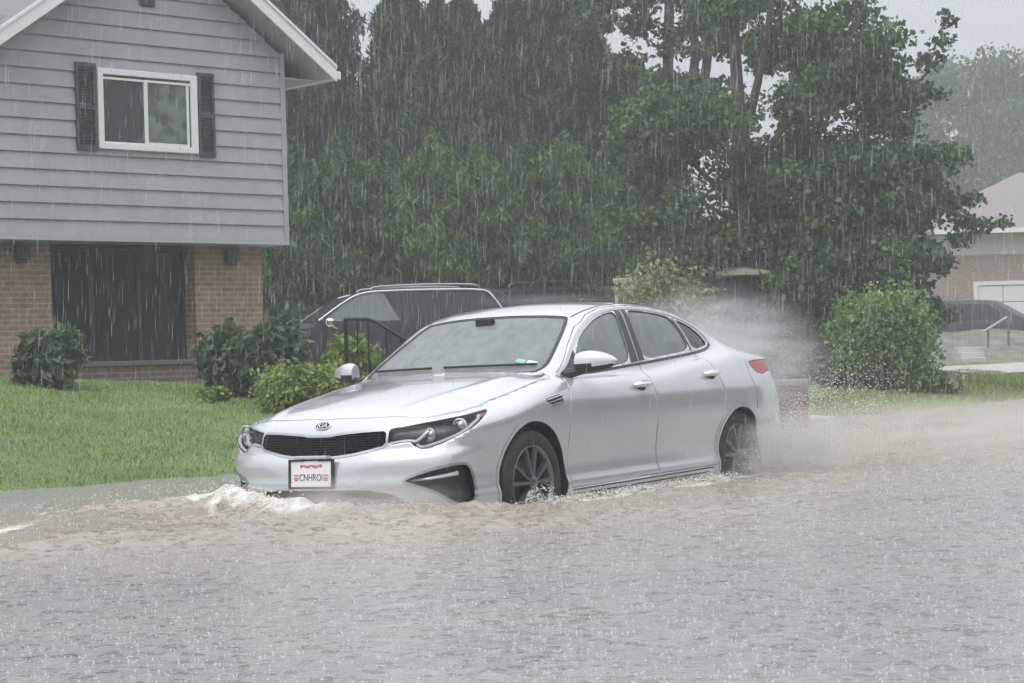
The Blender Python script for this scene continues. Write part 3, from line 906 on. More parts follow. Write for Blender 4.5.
# ------------------------------------------------------------------ grass blades on the visible lawns
M_grass = mat('grass_blades', (.10, .17, .05), .6, Specular_IOR_Level=.35)
gi = N(M_grass, 'ShaderNodeNewGeometry')
gn = noise_tex(M_grass, .9, 6, .6)
gm = N(M_grass, 'ShaderNodeMath', operation='ADD'); L(M_grass, gi.outputs['Random Per Island'], gm.inputs[0]); L(M_grass, gn.outputs['Fac'], gm.inputs[1])
gh = N(M_grass, 'ShaderNodeMath', operation='MULTIPLY'); L(M_grass, gm.outputs[0], gh.inputs[0]); gh.inputs[1].default_value = .5
L(M_grass, ramp(M_grass, gh.outputs[0], [(.22, (.125, .19, .055)), (.5, (.24, .33, .105)), (.78, (.41, .48, .20))]), bsdf(M_grass).inputs['Base Color'])
def grass(region, n, hmin, hmax, w):
    P = np.stack([rng.uniform(region[0], region[1], n), rng.uniform(region[2], region[3], n)], 1)
    p = xy(0, 0) + P[:, :1]*RU + P[:, 1:]*RN
    px = pix(np.stack([p[:, 0], p[:, 1], ground_z(p[:, 0], p[:, 1])], 1))
    ok = (px[:, 0] > -420) & (px[:, 0] < 1090)
    s_, t_ = P[ok, 0], P[ok, 1]; p = p[ok]
    ok = (ground_z(p[:, 0], p[:, 1]) > WZ - .02) & ~((s_ > 9.5 - .02*t_) & (s_ < 12.7 + .17*t_)); p = p[ok]; n = len(p)
    z = ground_z(p[:, 0], p[:, 1])
    clump = .72 + .38*hash_noise(p[:, 0]*2.1, p[:, 1]*2.1) + .3*hash_noise(p[:, 0]*7, p[:, 1]*7)
    h = rng.uniform(hmin, hmax, n)*np.clip(clump, .45, 1.3); a = rng.uniform(0, 2*PI, n); l = rng.uniform(.1, .7, n)*h; b = rng.uniform(0, 2*PI, n)
    ww = rng.uniform(.6, 1.3, n)*w
    c = np.stack([np.cos(a)*ww, np.sin(a)*ww, np.zeros(n)], 1); o = np.stack([p[:, 0], p[:, 1], z - .005], 1)
    tip = o + np.stack([np.cos(b)*l, np.sin(b)*l, h], 1); mid = o + np.stack([np.cos(b)*l*.35, np.sin(b)*l*.35, h*.6], 1)
    V = np.stack([o - c, o + c, mid + c*.7, tip, mid - c*.7], 1)
    return V
GV = np.concatenate([grass((-7, 9.7, .02, 9.5), 160000, .025, .06, .0055).reshape(-1, 3), grass((12.6, 28, .02, 4.2), 60000, .05, .10, .010).reshape(-1, 3)])
k = len(GV)//5; idx = np.arange(k)[:, None]*5
tag(link_mesh('grass', np_mesh('grass', GV, (idx + np.arange(5)[None]).astype(np.int32), False), M_grass), kind='stuff')

# ------------------------------------------------------------------ leaf clouds
def leaf_mat(name, c1, c2, c3, scale=.8):
    m = mat(name, c2, .55, Specular_IOR_Level=.3)
    g = N(m, 'ShaderNodeNewGeometry'); n = noise_tex(m, scale, 5, .6)
    ob = N(m, 'ShaderNodeObjectInfo')
    a = N(m, 'ShaderNodeMath', operation='MULTIPLY_ADD'); L(m, g.outputs['Random Per Island'], a.inputs[0]); a.inputs[1].default_value = .45; L(m, n.outputs['Fac'], a.inputs[2])
    b = N(m, 'ShaderNodeMath', operation='MULTIPLY_ADD'); L(m, ob.outputs['Random'], b.inputs[0]); b.inputs[1].default_value = .18; L(m, a.outputs[0], b.inputs[2])
    col = ramp(m, b.outputs[0], [(.42, c1), (.75, c2), (1.05 if False else 1.0, c3)])
    L(m, col, bsdf(m).inputs['Base Color'])
    tl_ = N(m, 'ShaderNodeBsdfTranslucent'); L(m, col, tl_.inputs['Color'])
    mx = N(m, 'ShaderNodeMixShader'); mx.inputs['Fac'].default_value = .28
    L(m, bsdf(m).outputs[0], mx.inputs[1]); L(m, tl_.outputs[0], mx.inputs[2]); L(m, mx.outputs[0], m.node_tree.nodes['Material Output'].inputs['Surface'])
    return m
M_arb = leaf_mat('arborvitae_fronds', (.006, .019, .008), (.018, .046, .016), (.060, .118, .042), 1.2)
M_arb2 = leaf_mat('young_evergreen_fronds', (.017, .044, .014), (.050, .104, .032), (.12, .21, .066), 1.3)
M_maple = leaf_mat('broad_leaves', (.016, .038, .014), (.042, .088, .028), (.12, .195, .07), .8)
M_lime = leaf_mat('lime_leaves', (.09, .15, .035), (.20, .29, .07), (.34, .42, .13), 3)
M_dkshrub = leaf_mat('shrub_leaves', (.035, .068, .034), (.075, .125, .065), (.20, .26, .16), 3)
M_yshrub = leaf_mat('pale_green_leaves', (.09, .13, .045), (.17, .22, .085), (.34, .38, .20), 1.2)
M_bush = leaf_mat('bush_leaves', (.07, .145, .035), (.15, .26, .065), (.26, .38, .12), 1.5)
M_bark = mat('bark', (.09, .075, .06), .9); vary(M_bark, (.05,.043,.036), (.12,.10,.085), 6, 6, b=.6, bd=.03)

def leaves_mesh(name, pts, size, aspect=1.6, up=0.0, droop=0.0):
    """one rhombic leaf per point, random orientation (up>0 turns them along z)"""
    n = len(pts); pts = np.asarray(pts, float)
    d = rng.normal(size=(n, 3)); d[:, 2] = d[:, 2]*(1-up) + up*1.4 - droop*1.2; d /= np.linalg.norm(d, axis=1)[:, None]
    e = np.cross(d, rng.normal(size=(n, 3))); e /= np.linalg.norm(e, axis=1)[:, None]
    s = size*rng.uniform(.6, 1.35, n)[:, None]
    nn = np.cross(d, e)
    V = np.stack([pts - d*s*aspect/2, pts + e*s*.5 + nn*s*.12, pts + d*s*aspect/2, pts - e*s*.5 + nn*s*.12], 1).reshape(-1, 3)
    F = (np.arange(n)[:, None]*4 + np.arange(4)[None]).astype(np.int32)
    return np_mesh(name, V, F, False)

def arborvitae_pts(h, r, n, rag=.30):
    u = rng.uniform(0, 1, n)**.85
    prof = np.minimum(1, (1-u)*2.3)**.75*np.minimum(1, .62 + u*2.2)
    a = rng.uniform(0, 2*PI, n)
    lump = 1 + rag*np.sin(a*3 + u*17) + rag*.8*np.sin(a*7 - u*31 + 1.3) + rag*.5*np.sin(a*2 + u*53)
    rr = r*prof*lump*rng.uniform(.0, 1, n)**.30
    return np.stack([rr*np.cos(a), rr*np.sin(a), .12*h*0 + u*h + rng.normal(0, .08, n)], 1)

def conifer_proto(name, h, r, n, m, label, cat, leaf, group):
    root = empty(name); tag(root, label, cat, group)
    link_mesh('crown', leaves_mesh('crown', arborvitae_pts(h, r, n), leaf, 4.2, .8), m, root)
    t = MB(); t.tube([(0, 0, -.3), (0, 0, h*.5), (0, 0, h*.9)], [.14, .09, .02], 7); t.build('trunk', M_bark, root, True)
    return root

def copy_tree(o, parent=None):
    c = o.copy(); COL.objects.link(c)
    if parent is not None: c.parent = parent
    for ch in list(o.children): copy_tree(ch, c)
    return c

def set_at(o, p, sc=1.0, rz=0.0, szz=None):
    o.location = p; o.rotation_euler = (0, 0, rz); o.scale = (sc, sc, szz if szz else sc)

# tall dark arborvitae row; (px of axis, py of tip, distance, width factor)
tall = conifer_proto('tall_evergreen', 10, 1.25, 42000, M_arb, '', 'evergreen tree', .055, 'tall dark evergreens behind the parked SUV')
TALL = [(292, -60, 47, .9, 'tall evergreen whose trunk line stands just beside the house corner'),
        (322, -70, 46, 1.05, 'tall broad evergreen right of the house eave, left of the sky gap'),
        (411, -30, 45, .98, 'tall pointed evergreen right of the sky gap, running above the photo edge'),
        (447, -4, 46, .85, 'narrow evergreen tip third from the house, lower than its neighbours'),
        (473, -14, 45, .9, 'pointed evergreen fourth from the house in the tall row'),
        (519, -14, 46, 1.1, 'pointed evergreen fifth from the house in the tall row'),
        (562, -50, 47, 1.1, 'tall evergreen sixth from the house, before the broadleaf tree'),
        (600, 24, 45, 1.0, 'evergreen at the end of the tall row, beside the broadleaf trunks'),
        (640, 60, 46, .95, 'shorter evergreen tucked under the thin trunks beside the broadleaf tree')]
for i, (px, py, Yd, wf, lab) in enumerate(TALL):
    o = tall if i == 0 else copy_tree(tall)
    top = at(px, py, Yd); b = at(px, 330, Yd); gz = .5
    hh = (top[2] - gz)/10
    o.location = (b[0], Yd, gz); o.scale = (wf*1.0, wf*1.0, hh); o.rotation_euler = (0, 0, i*1.9); o['label'] = lab
mid = conifer_proto('young_evergreen', 5, 1.15, 34000, M_arb2, '', 'evergreen tree', .042, 'lower green evergreens in front of the tall row')
MID = [(300, 150, 40, 1.0, 'lower green evergreen nearest the house corner'),
       (345, 138, 39, 1.0, 'lower green evergreen above the windshield of the parked SUV'),
       (392, 150, 40, 1.05, 'lower green evergreen above the middle windows of the parked SUV'),
       (438, 140, 39, 1.0, "lower green evergreen above the rear roof rail of the parked SUV"),
       (484, 152, 40, 1.05, 'lower green evergreen fifth from the house, rounded top'),
       (528, 146, 39, 1.0, 'lower green evergreen sixth from the house, bright sprays on top'),
       (570, 140, 40, 1.0, "lower green evergreen above the sedan's windshield top"),
       (612, 165, 41, .95, 'lower green evergreen last of its row, beside the pale green shrub')]
for i, (px, py, Yd, wf, lab) in enumerate(MID):
    o = mid if i == 0 else copy_tree(mid)
    top = at(px, py, Yd); b = at(px, 330, Yd); gz = .45
    o.location = (b[0], Yd, gz); o.scale = (wf, wf, (top[2]-gz)/5); o.rotation_euler = (0, 0, i*2.3 + .4); o['label'] = lab

# broadleaf trees: limbs first, clumps of leaves around their ends
def broadleaf(name, label, base, limbs, clumps, leaf, m, per, trunk_r, group=None, cat='tree', bark=None):
    root = empty(name, base); tag(root, label, cat, group)
    t = MB()
    for pts, r0, r1 in limbs:
        P = spl(pts, 5); t.tube(P, np.linspace(r0, r1, len(P))*.8, 8)
    t.build('trunk', bark or M_bark, root, True)
    pts = []
    for (c, r) in clumps:
        n = int(per*r*r)
        d = rng.normal(size=(n, 3)); d /= np.linalg.norm(d, axis=1)[:, None]
        lump = 1 + .3*np.sin(d[:, 0]*5 + c[0]*3)*np.sin(d[:, 2]*6 + c[1]*2) + .2*np.sin(d[:, 1]*9 + c[2]*5)
        rr = r*lump*rng.uniform(0, 1, n)**.42
        pts.append(np.array(c) + d*rr[:, None]*np.array((1.1, 1.0, .72)))
    link_mesh('crown', leaves_mesh('crown', np.concatenate(pts), leaf, 1.35, 0, .25), m, root)
    return root

def rel(px, py, Yd, base): return tuple(at(px, py, Yd) - np.array(base))
Yt = 35.0; tb_ = tuple(at(742, 340, Yt)); tb_ = (tb_[0], Yt, .35)
def R_(px, py, dy=0): return rel(px, py, Yt + dy, tb_)
limbs = [([(0, 0, -.3), R_(744, 250), R_(742, 170), R_(738, 100), R_(734, 30), R_(730, -60)], .20, .10),
         ([R_(742, 150), R_(756, 90), R_(768, 30), R_(776, -50)], .11, .06),
         ([R_(743, 180), R_(790, 120, -.3), R_(838, 60, -.5), R_(868, 0, -.6)], .08, .03),
         ([R_(743, 220), R_(800, 170, .4), R_(870, 130, .3), R_(930, 70, 0)], .08, .025),
         ([R_(744, 260), R_(820, 220, -.6), R_(900, 200, -.8), R_(985, 222, -.6)], .07, .02),
         ([R_(742, 210), R_(690, 160, .3), R_(660, 120, .4)], .07, .025),
         ([R_(744, 230), R_(700, 200, -.8), R_(668, 180, -1)], .06, .02)]
cl = []
r2 = random.Random(5)
def add(px, py, dy, r):
    if 716 < px < 772 and 25 < py < 150: dy = abs(dy) + .9; r *= .6      # the fork of the trunk stays bare
    if 690 < px < 800 and 248 < py < 296: dy = abs(dy) + .3
    cl.append((R_(px, py, dy), r))
for (x0, y0_, x1, y1_, n, ra, rb) in ((640, 95, 760, 290, 26, .45, .7), (745, -70, 860, 60, 15, .35, .6), (760, 40, 900, 190, 28, .32, .6), (740, 160, 930, 315, 40, .45, .75), (860, 60, 925, 130, 6, .32, .45), (890, 150, 958, 262, 14, .32, .5), (780, 265, 935, 345, 20, .4, .6), (690, 0, 745, 60, 5, .3, .45)):
    for _ in range(n): add(r2.uniform(x0, x1), r2.uniform(y0_, y1_), r2.uniform(-1.6, 1.6), r2.uniform(ra, rb))
for px, py, r in ((928, 62, .26), (942, 42, .22), (948, 22, .17), (945, 12, .10), (915, 95, .3), (948, 205, .3), (965, 222, .24), (982, 226, .22), (1000, 222, .17), (972, 200, .2), (960, 240, .24), (945, 262, .2), (905, 130, .3), (938, 95, .16), (935, 150, .22)):
    add(px, py, r2.uniform(-.6, .3), r)
broadleaf('broadleaf_tree', "large broadleaf tree with a forked trunk, spreading above the sedan's trunk", tb_, limbs, cl, .080, M_maple, 2300, .2)
# thinner tree behind, with bare trunks against the sky
Y2 = 43.0; b2 = at(676, 340, Y2); b2 = (b2[0], Y2, .5)
def Q_(px, py, dy=0): return rel(px, py, Y2 + dy, b2)
lb = [([(0, 0, -.3), Q_(672, 200), Q_(668, 80), Q_(669, 20), Q_(671, -60)], .17, .12),
      ([Q_(672, 190), Q_(695, 60), Q_(688, 20), Q_(680, -60)], .13, .10),
      ([Q_(674, 200), Q_(706, 70), Q_(703, 20), Q_(706, -60)], .14, .10)]
cl2 = []
for (x0, y0_, x1, y1_, n, ra, rb) in ((585, -60, 650, 40, 9, .4, .6), (612, 60, 740, 130, 14, .4, .6), (700, -50, 740, 40, 6, .35, .5), (640, -90, 700, -20, 6, .4, .6), (560, -30, 610, 10, 4, .3, .4), (655, -10, 765, 110, 16, .28, .42)):
    for _ in range(n): cl2.append((Q_(r2.uniform(x0, x1), r2.uniform(y0_, y1_), r2.uniform(-1, 1)), r2.uniform(ra, rb)))
broadleaf('thin_trunked_tree', 'thin broadleaf tree with three bare trunks against the sky, behind the broadleaf tree', b2, lb, cl2, .10, M_maple, 1500, .17)
# hazy far tree
Y3 = 120.0; b3 = at(985, 340, Y3); b3 = (b3[0], Y3, 1.2)
def F_(px, py, dy=0): return rel(px, py, Y3 + dy, b3)
cl3 = []
for _ in range(60):
    a = r2.uniform(0, 2*PI); q = r2.uniform(0, 1)**.5
    cl3.append((F_(990 + math.cos(a)*q*78, 150 + math.sin(a)*q*96, r2.uniform(-3, 3)), r2.uniform(1.1, 1.9)))
broadleaf('distant_tree', 'pale hazy broadleaf tree far off above the brick house roof', b3, [([(0, 0, -.5), F_(985, 250), F_(982, 150)], .4, .2), ([F_(985, 240), F_(1010, 150)], .2, .1)], cl3, .22, M_maple, 330, .4)

# shrubs
rng = np.random.default_rng(23)
def shrub(name, label, c, w, d, h, n, leaf, m, asp=1.6, up=.2, cat='shrub', lumps=9, group=None):
    root = empty(name, (c[0], c[1], c[2])); tag(root, label, cat, group)
    pts = []
    for _ in range(lumps):
        cx, cy = (-.32 + .64*((len(pts)*.618) % 1))*w, rng.uniform(-.34, .34)*d; ch = h*rng.uniform(.40, .74)
        k = n//lumps; q = rng.normal(size=(k, 3)); q /= np.linalg.norm(q, axis=1)[:, None]; q *= rng.uniform(0, 1, k)[:, None]**.4
        q[:, 2] = np.maximum(q[:, 2], -.9)
        lump = 1 + .25*np.sin(q[:, 0]*9 + cx*20)*np.sin(q[:, 2]*8)
        pts.append(np.array((cx, cy, ch*.72)) + q*lump[:, None]*np.array((w*.26, d*.26, h*.36)))
    P = np.concatenate(pts); P[:, 2] = np.abs(P[:, 2])
    link_mesh('foliage', leaves_mesh('foliage', P, leaf, asp, up), m, root)
    st_ = MB()
    for _ in range(6):
        a = rng.uniform(0, 2*PI); st_.tube([(0, 0, -.1), (math.cos(a)*w*.15, math.sin(a)*d*.15, h*.35), (math.cos(a)*w*.3, math.sin(a)*d*.3, h*.7)], [.018, .012, .006], 5)
    st_.build('stem', M_bark, root, True)
    return root
def gpt(px, py, Yd, dz=0):
    p = at(px, py, Yd); return (p[0], p[1], float(ground_z(p[0], p[1])) + dz)
shrub('leafy_shrub', "tall dark leafy shrub with drooping leaves before the house's corner brick pier", gpt(255, 370, 23.3), 1.2, 1.0, 1.10, 7000, .060, M_dkshrub, 2.4, -.1)
shrub('lime_shrub', 'bright lime green mounded shrub beside the black handrail', gpt(305, 378, 21.6), 1.05, .8, .70, 7000, .036, M_lime, 1.5, .2)
shrub('lime_shrub', 'small yellow green shrub low at the left foot of the dark leafy shrub', gpt(214, 376, 22.2), .34, .3, .22, 900, .04, M_lime, 1.5, .2)
shrub('lime_shrub', 'loose lime green plant behind the black handrail posts', gpt(352, 372, 23.4), .75, .6, .98, 2600, .05, M_lime, 2.2, .5)
shrub('leafy_shrub', 'dark narrow-leaved shrub at the foot of the brick pier, nearest the photo edge', gpt(50, 372, 22.4), .82, .7, .80, 3600, .06, M_dkshrub, 2.6, .25)
shrub('pale_green_shrub', "pale yellow green small tree showing over the sedan's roof", gpt(668, 330, 33.0), 1.9, 1.4, 2.5, 7500, .062, M_yshrub, 1.4, 0, 'shrub', 16)
shrub('pale_green_shrub', 'bright green rounded shrub under the broadleaf tree, left of the brick house', gpt(886, 345, 32.0), 1.75, 1.3, 2.0, 17000, .05, M_bush, 1.4, 0, 'shrub', 24)
for i, (px, Yd, w, h, lab) in enumerate(((705, 34.5, 1.5, 1.3, 'dark tall shrub right of the pale green shrub, behind the spray'), (765, 34.0, 1.6, 1.5, "dark tall shrub at the foot of the broadleaf tree's trunk"), (822, 33.8, 1.3, 1.35, 'dark tall shrub left of the bright green bush'))):
    shrub('understory_shrub', lab, gpt(px, 345, Yd), w, 1.2, h, 6500, .06, M_dkshrub, 1.5, .1, group='dark shrubs under the broadleaf tree')
shrub('hedge', 'long dark hedge far behind the broadleaf tree, closing the view under its crown', gpt(768, 345, 47), 5.6, 2.0, 3.1, 20000, .09, M_dkshrub, 1.6, .1, 'hedge', 40)
for i, (px, w, h, lab) in enumerate(((842, .9, .55, "low dark shrub first from the sedan's tail along the right lawn"), (872, .85, .6, 'low dark shrub in the middle of the bed along the right lawn'), (905, .95, .72, 'low dark shrub last of the bed, nearest the brick house'), (812, .9, .55, "low dark shrub half hidden by the spray behind the sedan"), (936, .8, .42, 'pale flowering low plant beside the grey pavement'))):
    shrub('bed_shrub', lab, gpt(px, 378, 32.6 + .3*(i % 2)), w, .8, h, 2600, .07, M_yshrub if i == 4 else M_dkshrub, 1.6, .1, group='low shrubs in the bed along the right lawn')

# ------------------------------------------------------------------ the house
M_siding = mat('grey_siding', (.36, .37, .39), .6); vary(M_siding, (.325, .338, .36), (.375, .388, .408), 2.5, 6, b=.12, bscale=60)
M_trim = mat('white_trim', (.74, .76, .76), .5)
M_soffit = mat('soffit_boards', (.40, .41, .43), .7)
M_shut = mat('dark_shutter', (.055, .055, .065), .6)
M_roof = mat('grey_shingles', (.20, .20, .205), .85)
M_wglass = mat('house_glass', (.022, .026, .028), .06, Specular_IOR_Level=.5)
M_curt = mat('curtain', (.34, .39, .37), .9)
vary(M_curt, (.26, .30, .29), (.58, .63, .60), 5, 2, .42, .6)
M_curtd = mat('dark_curtain', (.16, .165, .17), .9)
def brick_mat(name, c1, c2, mo, sc=1.0, rz=0.0):
    m = mat(name, c1, .85)
    tc = N(m, 'ShaderNodeTexCoord'); b = N(m, 'ShaderNodeTexBrick')
    b.inputs['Color1'].default_value = (*c1, 1); b.inputs['Color2'].default_value = (*c2, 1); b.inputs['Mortar'].default_value = (*mo, 1)
    b.inputs['Scale'].default_value = 1; b.inputs['Brick Width'].default_value = .205*sc; b.inputs['Row Height'].default_value = .068*sc
    b.inputs['Mortar Size'].default_value = .010*sc; b.inputs['Bias'].default_value = .1
    sx_ = N(m, 'ShaderNodeSeparateXYZ'); cx_ = N(m, 'ShaderNodeCombineXYZ')
    L(m, tc.outputs['Object'], sx_.inputs[0]); L(m, sx_.outputs['X'], cx_.inputs['X']); L(m, sx_.outputs['Z'], cx_.inputs['Y'])
    ad = N(m, 'ShaderNodeMath', operation='ADD'); L(m, sx_.outputs['X'], ad.inputs[0]); L(m, sx_.outputs['Y'], ad.inputs[1]); L(m, ad.outputs[0], cx_.inputs['X'])
    L(m, cx_.outputs[0], b.inputs['Vector'])
    n = noise_tex(m, 9, 4); mx = N(m, 'ShaderNodeMix', data_type='RGBA', blend_type='MULTIPLY'); mx.inputs['Factor'].default_value = .55
    L(m, b.outputs['Color'], mx.inputs['A']); L(m, ramp(m, n.outputs['Fac'], [(.3, (.55, .52, .5)), (.7, (1.15, 1.12, 1.1))]), mx.inputs['B'])
    L(m, mx.outputs['Result'], bsdf(m).inputs['Base Color'])
    bump(m, b.outputs['Fac'], -.5, .006)
    return m
M_brick = brick_mat('brown_brick', (.34, .215, .165), (.265, .165, .13), (.36, .315, .275))
HA = np.array((-6.015, 24.0)); HU = np.array((.731, .682)); HB = np.array((-.682, .731))       # along the facade; into the house
house = empty('grey_house', (HA[0], HA[1], 0), math.atan2(HU[1], HU[0]))
tag(house, 'grey lap-sided house with a gable, an overhanging upper storey and brick piers', 'house')
# house local frame: x along the facade, y into the house, z up
XR, XAP, XL, ZB, ZAP = 4.19, 2.24, -7.5, 2.70, 6.79
SL = .695
def roof_z(x): return ZAP - .28 - SL*abs(x - XAP)          # underside of the rake at the wall
wall = MB(); sid = MB()
sid.cur = 0
z = ZB; EXP = .203
XG0 = -.55
while z < 6.6:
    z1 = z + EXP
    def lim(zz):
        h = (ZAP - .28 - zz)/SL
        return max(-1e9, XAP - h), min(XR, XAP + h)
    l0, r0 = lim(z); l1, r1 = lim(z1)
    l0 = l0 if z > 5.2 else XL; l1 = l1 if z1 > 5.2 else XL
    if z > 5.2: l0, l1 = max(l0, XL), max(l1, XL)
    if r0 - l0 < .05: break
    r1 = max(r1, l1 + .01)
    sid.add([(l0, -.030, z), (r0, -.030, z), (r1, -.004, z1), (l1, -.004, z1), (l0, .0, z+.006), (r0, .0, z+.006)], [(0, 1, 2, 3), (4, 5, 1, 0)])
    z = z1
sid.build('siding', M_siding, house, False)
w = MB()
w.box2((XL, .01, ZB), (XR, 8.0, 5.15))
w.add([(XAP-2.1, .01, 5.15), (XAP+1.95, .01, 5.15), (XAP, .01, ZAP-.32), (XAP-2.1, 8, 5.15), (XAP+1.95, 8, 5.15), (XAP, 8, ZAP-.32)], [(0,1,2),(5,4,3),(0,2,5,3),(1,4,5,2),(0,3,4,1)])
w.build('wall', M_siding, house)
c_ = MB(); c_.box2((XR-.06, -.036, ZB), (XR+.012, .06, 5.20)); c_.build('corner_board', M_siding, house)
c_ = MB(); c_.box2((XL, -.035, ZB-.05), (XR+.01, .5, ZB-.002)); c_.build('overhang_soffit', M_trim if False else M_soffit, house)
# roof slabs with rake boards
OH = .42; EX = 4.78
def slope_slab(x0, x1, ya, yb, th, name, m, drop=0.0, par=house):
    b = MB()
    def zz(x): return ZAP - SL*abs(x - XAP) - drop
    b.hexa([(x0, ya, zz(x0)-th), (x1, ya, zz(x1)-th), (x1, yb, zz(x1)-th), (x0, yb, zz(x0)-th), (x0, ya, zz(x0)), (x1, ya, zz(x1)), (x1, yb, zz(x1)), (x0, yb, zz(x0))])
    return b.build(name, m, par)
for x0, x1 in ((XAP, EX), (XAP - (EX-XAP), XAP)):
    rf_ = slope_slab(x0, x1, -OH+.03, 8.2, .06, 'roof', M_roof)
    slope_slab(x0, x1, -OH+.03, 8.2, .10, 'roof_soffit', M_soffit, .063, rf_)
    slope_slab(x0, x1, -OH, -OH+.028, .17, 'rake_board', M_trim, .035, rf_)
    slope_slab(x0, x1, -OH-.018, -OH+.01, .045, 'rake_trim', M_trim, -.012, rf_)
# boxed eave return and gutter
b = MB(); zc = ZAP - SL*(EX - XAP)
b.hexa([(XR+.014, -.05, zc-.16), (EX-.08, -.05, zc-.17), (EX-.08, 8, zc-.17), (XR+.014, 8, zc-.16), (XR+.014, -.05, zc-.145), (EX-.08, -.05, zc-.155), (EX-.08, 8, zc-.155), (XR+.014, 8, zc-.145)])
b.build('eave_soffit', M_soffit, house)
b = MB(); b.box2((EX-.02, -OH+.03, zc-.17), (EX+.10, 8.2, zc-.06)); b.build('gutter', M_trim, house, bevel=.015)
# main roof running along the facade behind the gable
b = MB(); b.hexa([(XL, .1, 5.12), (-.9, .1, 5.12), (-.9, 4.5, 7.9), (XL, 4.5, 7.9), (XL, .1, 5.2), (-.9, .1, 5.2), (-.9, 4.5, 8.0), (XL, 4.5, 8.0)])
b.build('main_roof', M_roof, house)
# window
WX0, WX1, WZ0, WZ1 = 1.32, 2.78, 3.79, 4.79
win = MB()
f = .075
for a, c in (((WX0, -.075, WZ0), (WX0+f, .02, WZ1)), ((WX1-f*1.35, -.075, WZ0), (WX1, .02, WZ1)), ((WX0+f, -.075, WZ1-f), (WX1-f*1.35, .02, WZ1)), ((WX0+f, -.075, WZ0), (WX1-f*1.35, .02, WZ0+f))): win.box2(a, c)
window = win.build('window', M_trim, house, bevel=.008)
ss = MB(); xm = (WX0+WX1)/2 - .03
for a, c in (((xm-.035, -.062, WZ0+f), (xm+.02, -.042, WZ1-f-.05)), ((WX0+f+.001, -.058, WZ1-f-.06), (WX1-.1, -.043, WZ1-f-.03)), ((xm+.02, -.068, WZ0+f), (WX1-.13, -.044, WZ0+f+.035)), ((WX1-.165, -.068, WZ0+f+.036), (WX1-.13, -.044, WZ1-f-.066)), ((WX0+f, -.058, WZ0+f), (xm-.04, -.043, WZ0+f+.02))): ss.box2(a, c)
ss.build('sash', M_trim, window, bevel=.004)
g = MB(); g.box2((WX0+.03, -.050, WZ0+.03), (WX1-.03, -.046, WZ1-.03))
gm_ = glass_mat('window_glass', (.04, .05, .05), .25, .05, False)
g.build('glass', gm_, window)
cb_ = MB()
for (xa, xb) in ((WX0+.06, xm-.01), (xm+.02, WX1-.12)):
    n = 40; V = []; F = []
    for i in range(n+1):
        x = xa + (xb-xa)*i/n; y = -.0365 + .005*math.sin(i*.55 + 1.2*math.sin(i*.31)) + .002*math.sin(i*1.7)
        V += [(x, y, WZ0+.05), (x, y, WZ1-.05)]
        if i: F.append((2*i-2, 2*i, 2*i+1, 2*i-1))
    cb_.cur = 0 if xa < xm-.1 else 1
    cb_.add(V, F)
cb_.build('curtains', [M_curtd, M_curt], window, True, recalc=False)
for (xa, xb) in ((WX0-.30, WX0-.02), (WX1+.02, WX1+.27)):
    s_ = MB(); s_.box2((xa, -.062, WZ0-.03), (xa+.035, -.002, WZ1+.05)); s_.box2((xb-.035, -.062, WZ0-.03), (xb, -.002, WZ1+.05)); s_.box2((xa+.035, -.062, WZ0-.03), (xb-.035, -.002, WZ0+.03)); s_.box2((xa+.035, -.062, WZ1-.0), (xb-.035, -.002, WZ1+.05)); s_.box2((xa+.035, -.062, (WZ0+WZ1)/2-.03), (xb-.035, -.002, (WZ0+WZ1)/2+.03))
    zz = WZ0 + .045
    Ml = np.array(Matrix.Rotation(math.radians(35), 3, 'X'))
    while zz < WZ1 - .01:
        if abs(zz - (WZ0+WZ1)/2) > .045: s_.box(((xa+xb)/2, -.044, zz), (xb-xa-.072, .036, .008), Ml)
        zz += .031
    s_.build('shutter', M_shut, house)
b = MB(); b.box2((1.98, -.05, 5.62), (2.20, .02, 6.0)); b.build('gable_vent', M_shut, house, bevel=.01)
# lower storey: brick set back below the overhang, with a big dark opening
def fx(px):
    k = (px-512)/FPX
    return (k*HA[1] - HA[0])/(HU[0] - k*HU[1])
RC = .40                                         # setback
def fx_b(px):                                    # same on the recessed plane
    A2 = HA + HB*RC; k = (px-512)/FPX
    return (k*A2[1] - A2[0])/(HU[0] - k*HU[1])
xa, xb_, xc_ = fx_b(53), fx_b(197), fx_b(264)
b = MB(); b.box2((XL, RC, .3), (xa, RC+.35, ZB-.05)); b.build('brick_pier', M_brick, house)
b = MB(); b.box2((xb_, RC, .3), (xc_, RC+.35, ZB-.05)); b.build('brick_pier', M_brick, house)
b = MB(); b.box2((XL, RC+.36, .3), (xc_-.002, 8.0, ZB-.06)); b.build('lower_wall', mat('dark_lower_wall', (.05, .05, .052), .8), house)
ow = MB()
for k in range(4):
    x = xa + (xb_-xa)*k/3; ow.box2((max(x-.035, xa+.003), RC+.24, 1.0), (min(x+.035, xb_-.003), RC+.30, ZB-.06))
ow.box2((xa+.04, RC+.24, ZB-.14), (xb_-.04, RC+.29, ZB-.062)); ow.box2((xa+.04, RC+.24, 1.0), (xb_-.04, RC+.29, 1.10))
pw = ow.build('porch_window', mat('dark_window_frame', (.025, .025, .028), .5), house)
b = MB(); b.box2((xa+.005, RC+.275, 1.0), (xb_-.005, RC+.282, ZB-.07)); b.build('glass', M_wglass, pw)
b = MB()
xd0, xd1 = fx(78), fx(216)
b.box2((xd0, -.15, .5), (xd1, .20, 1.10)); pb = b.build('planter_wall', brick_mat('dark_brick', (.16, .11, .095), (.12, .085, .075), (.20, .185, .17)), house)
b = MB(); b.box2((xd0-.03, -.18, 1.102), (xd1+.03, .23, 1.165)); b.build('planter_cap', mat('dark_stone_cap', (.11, .105, .10), .7), pb, bevel=.01)
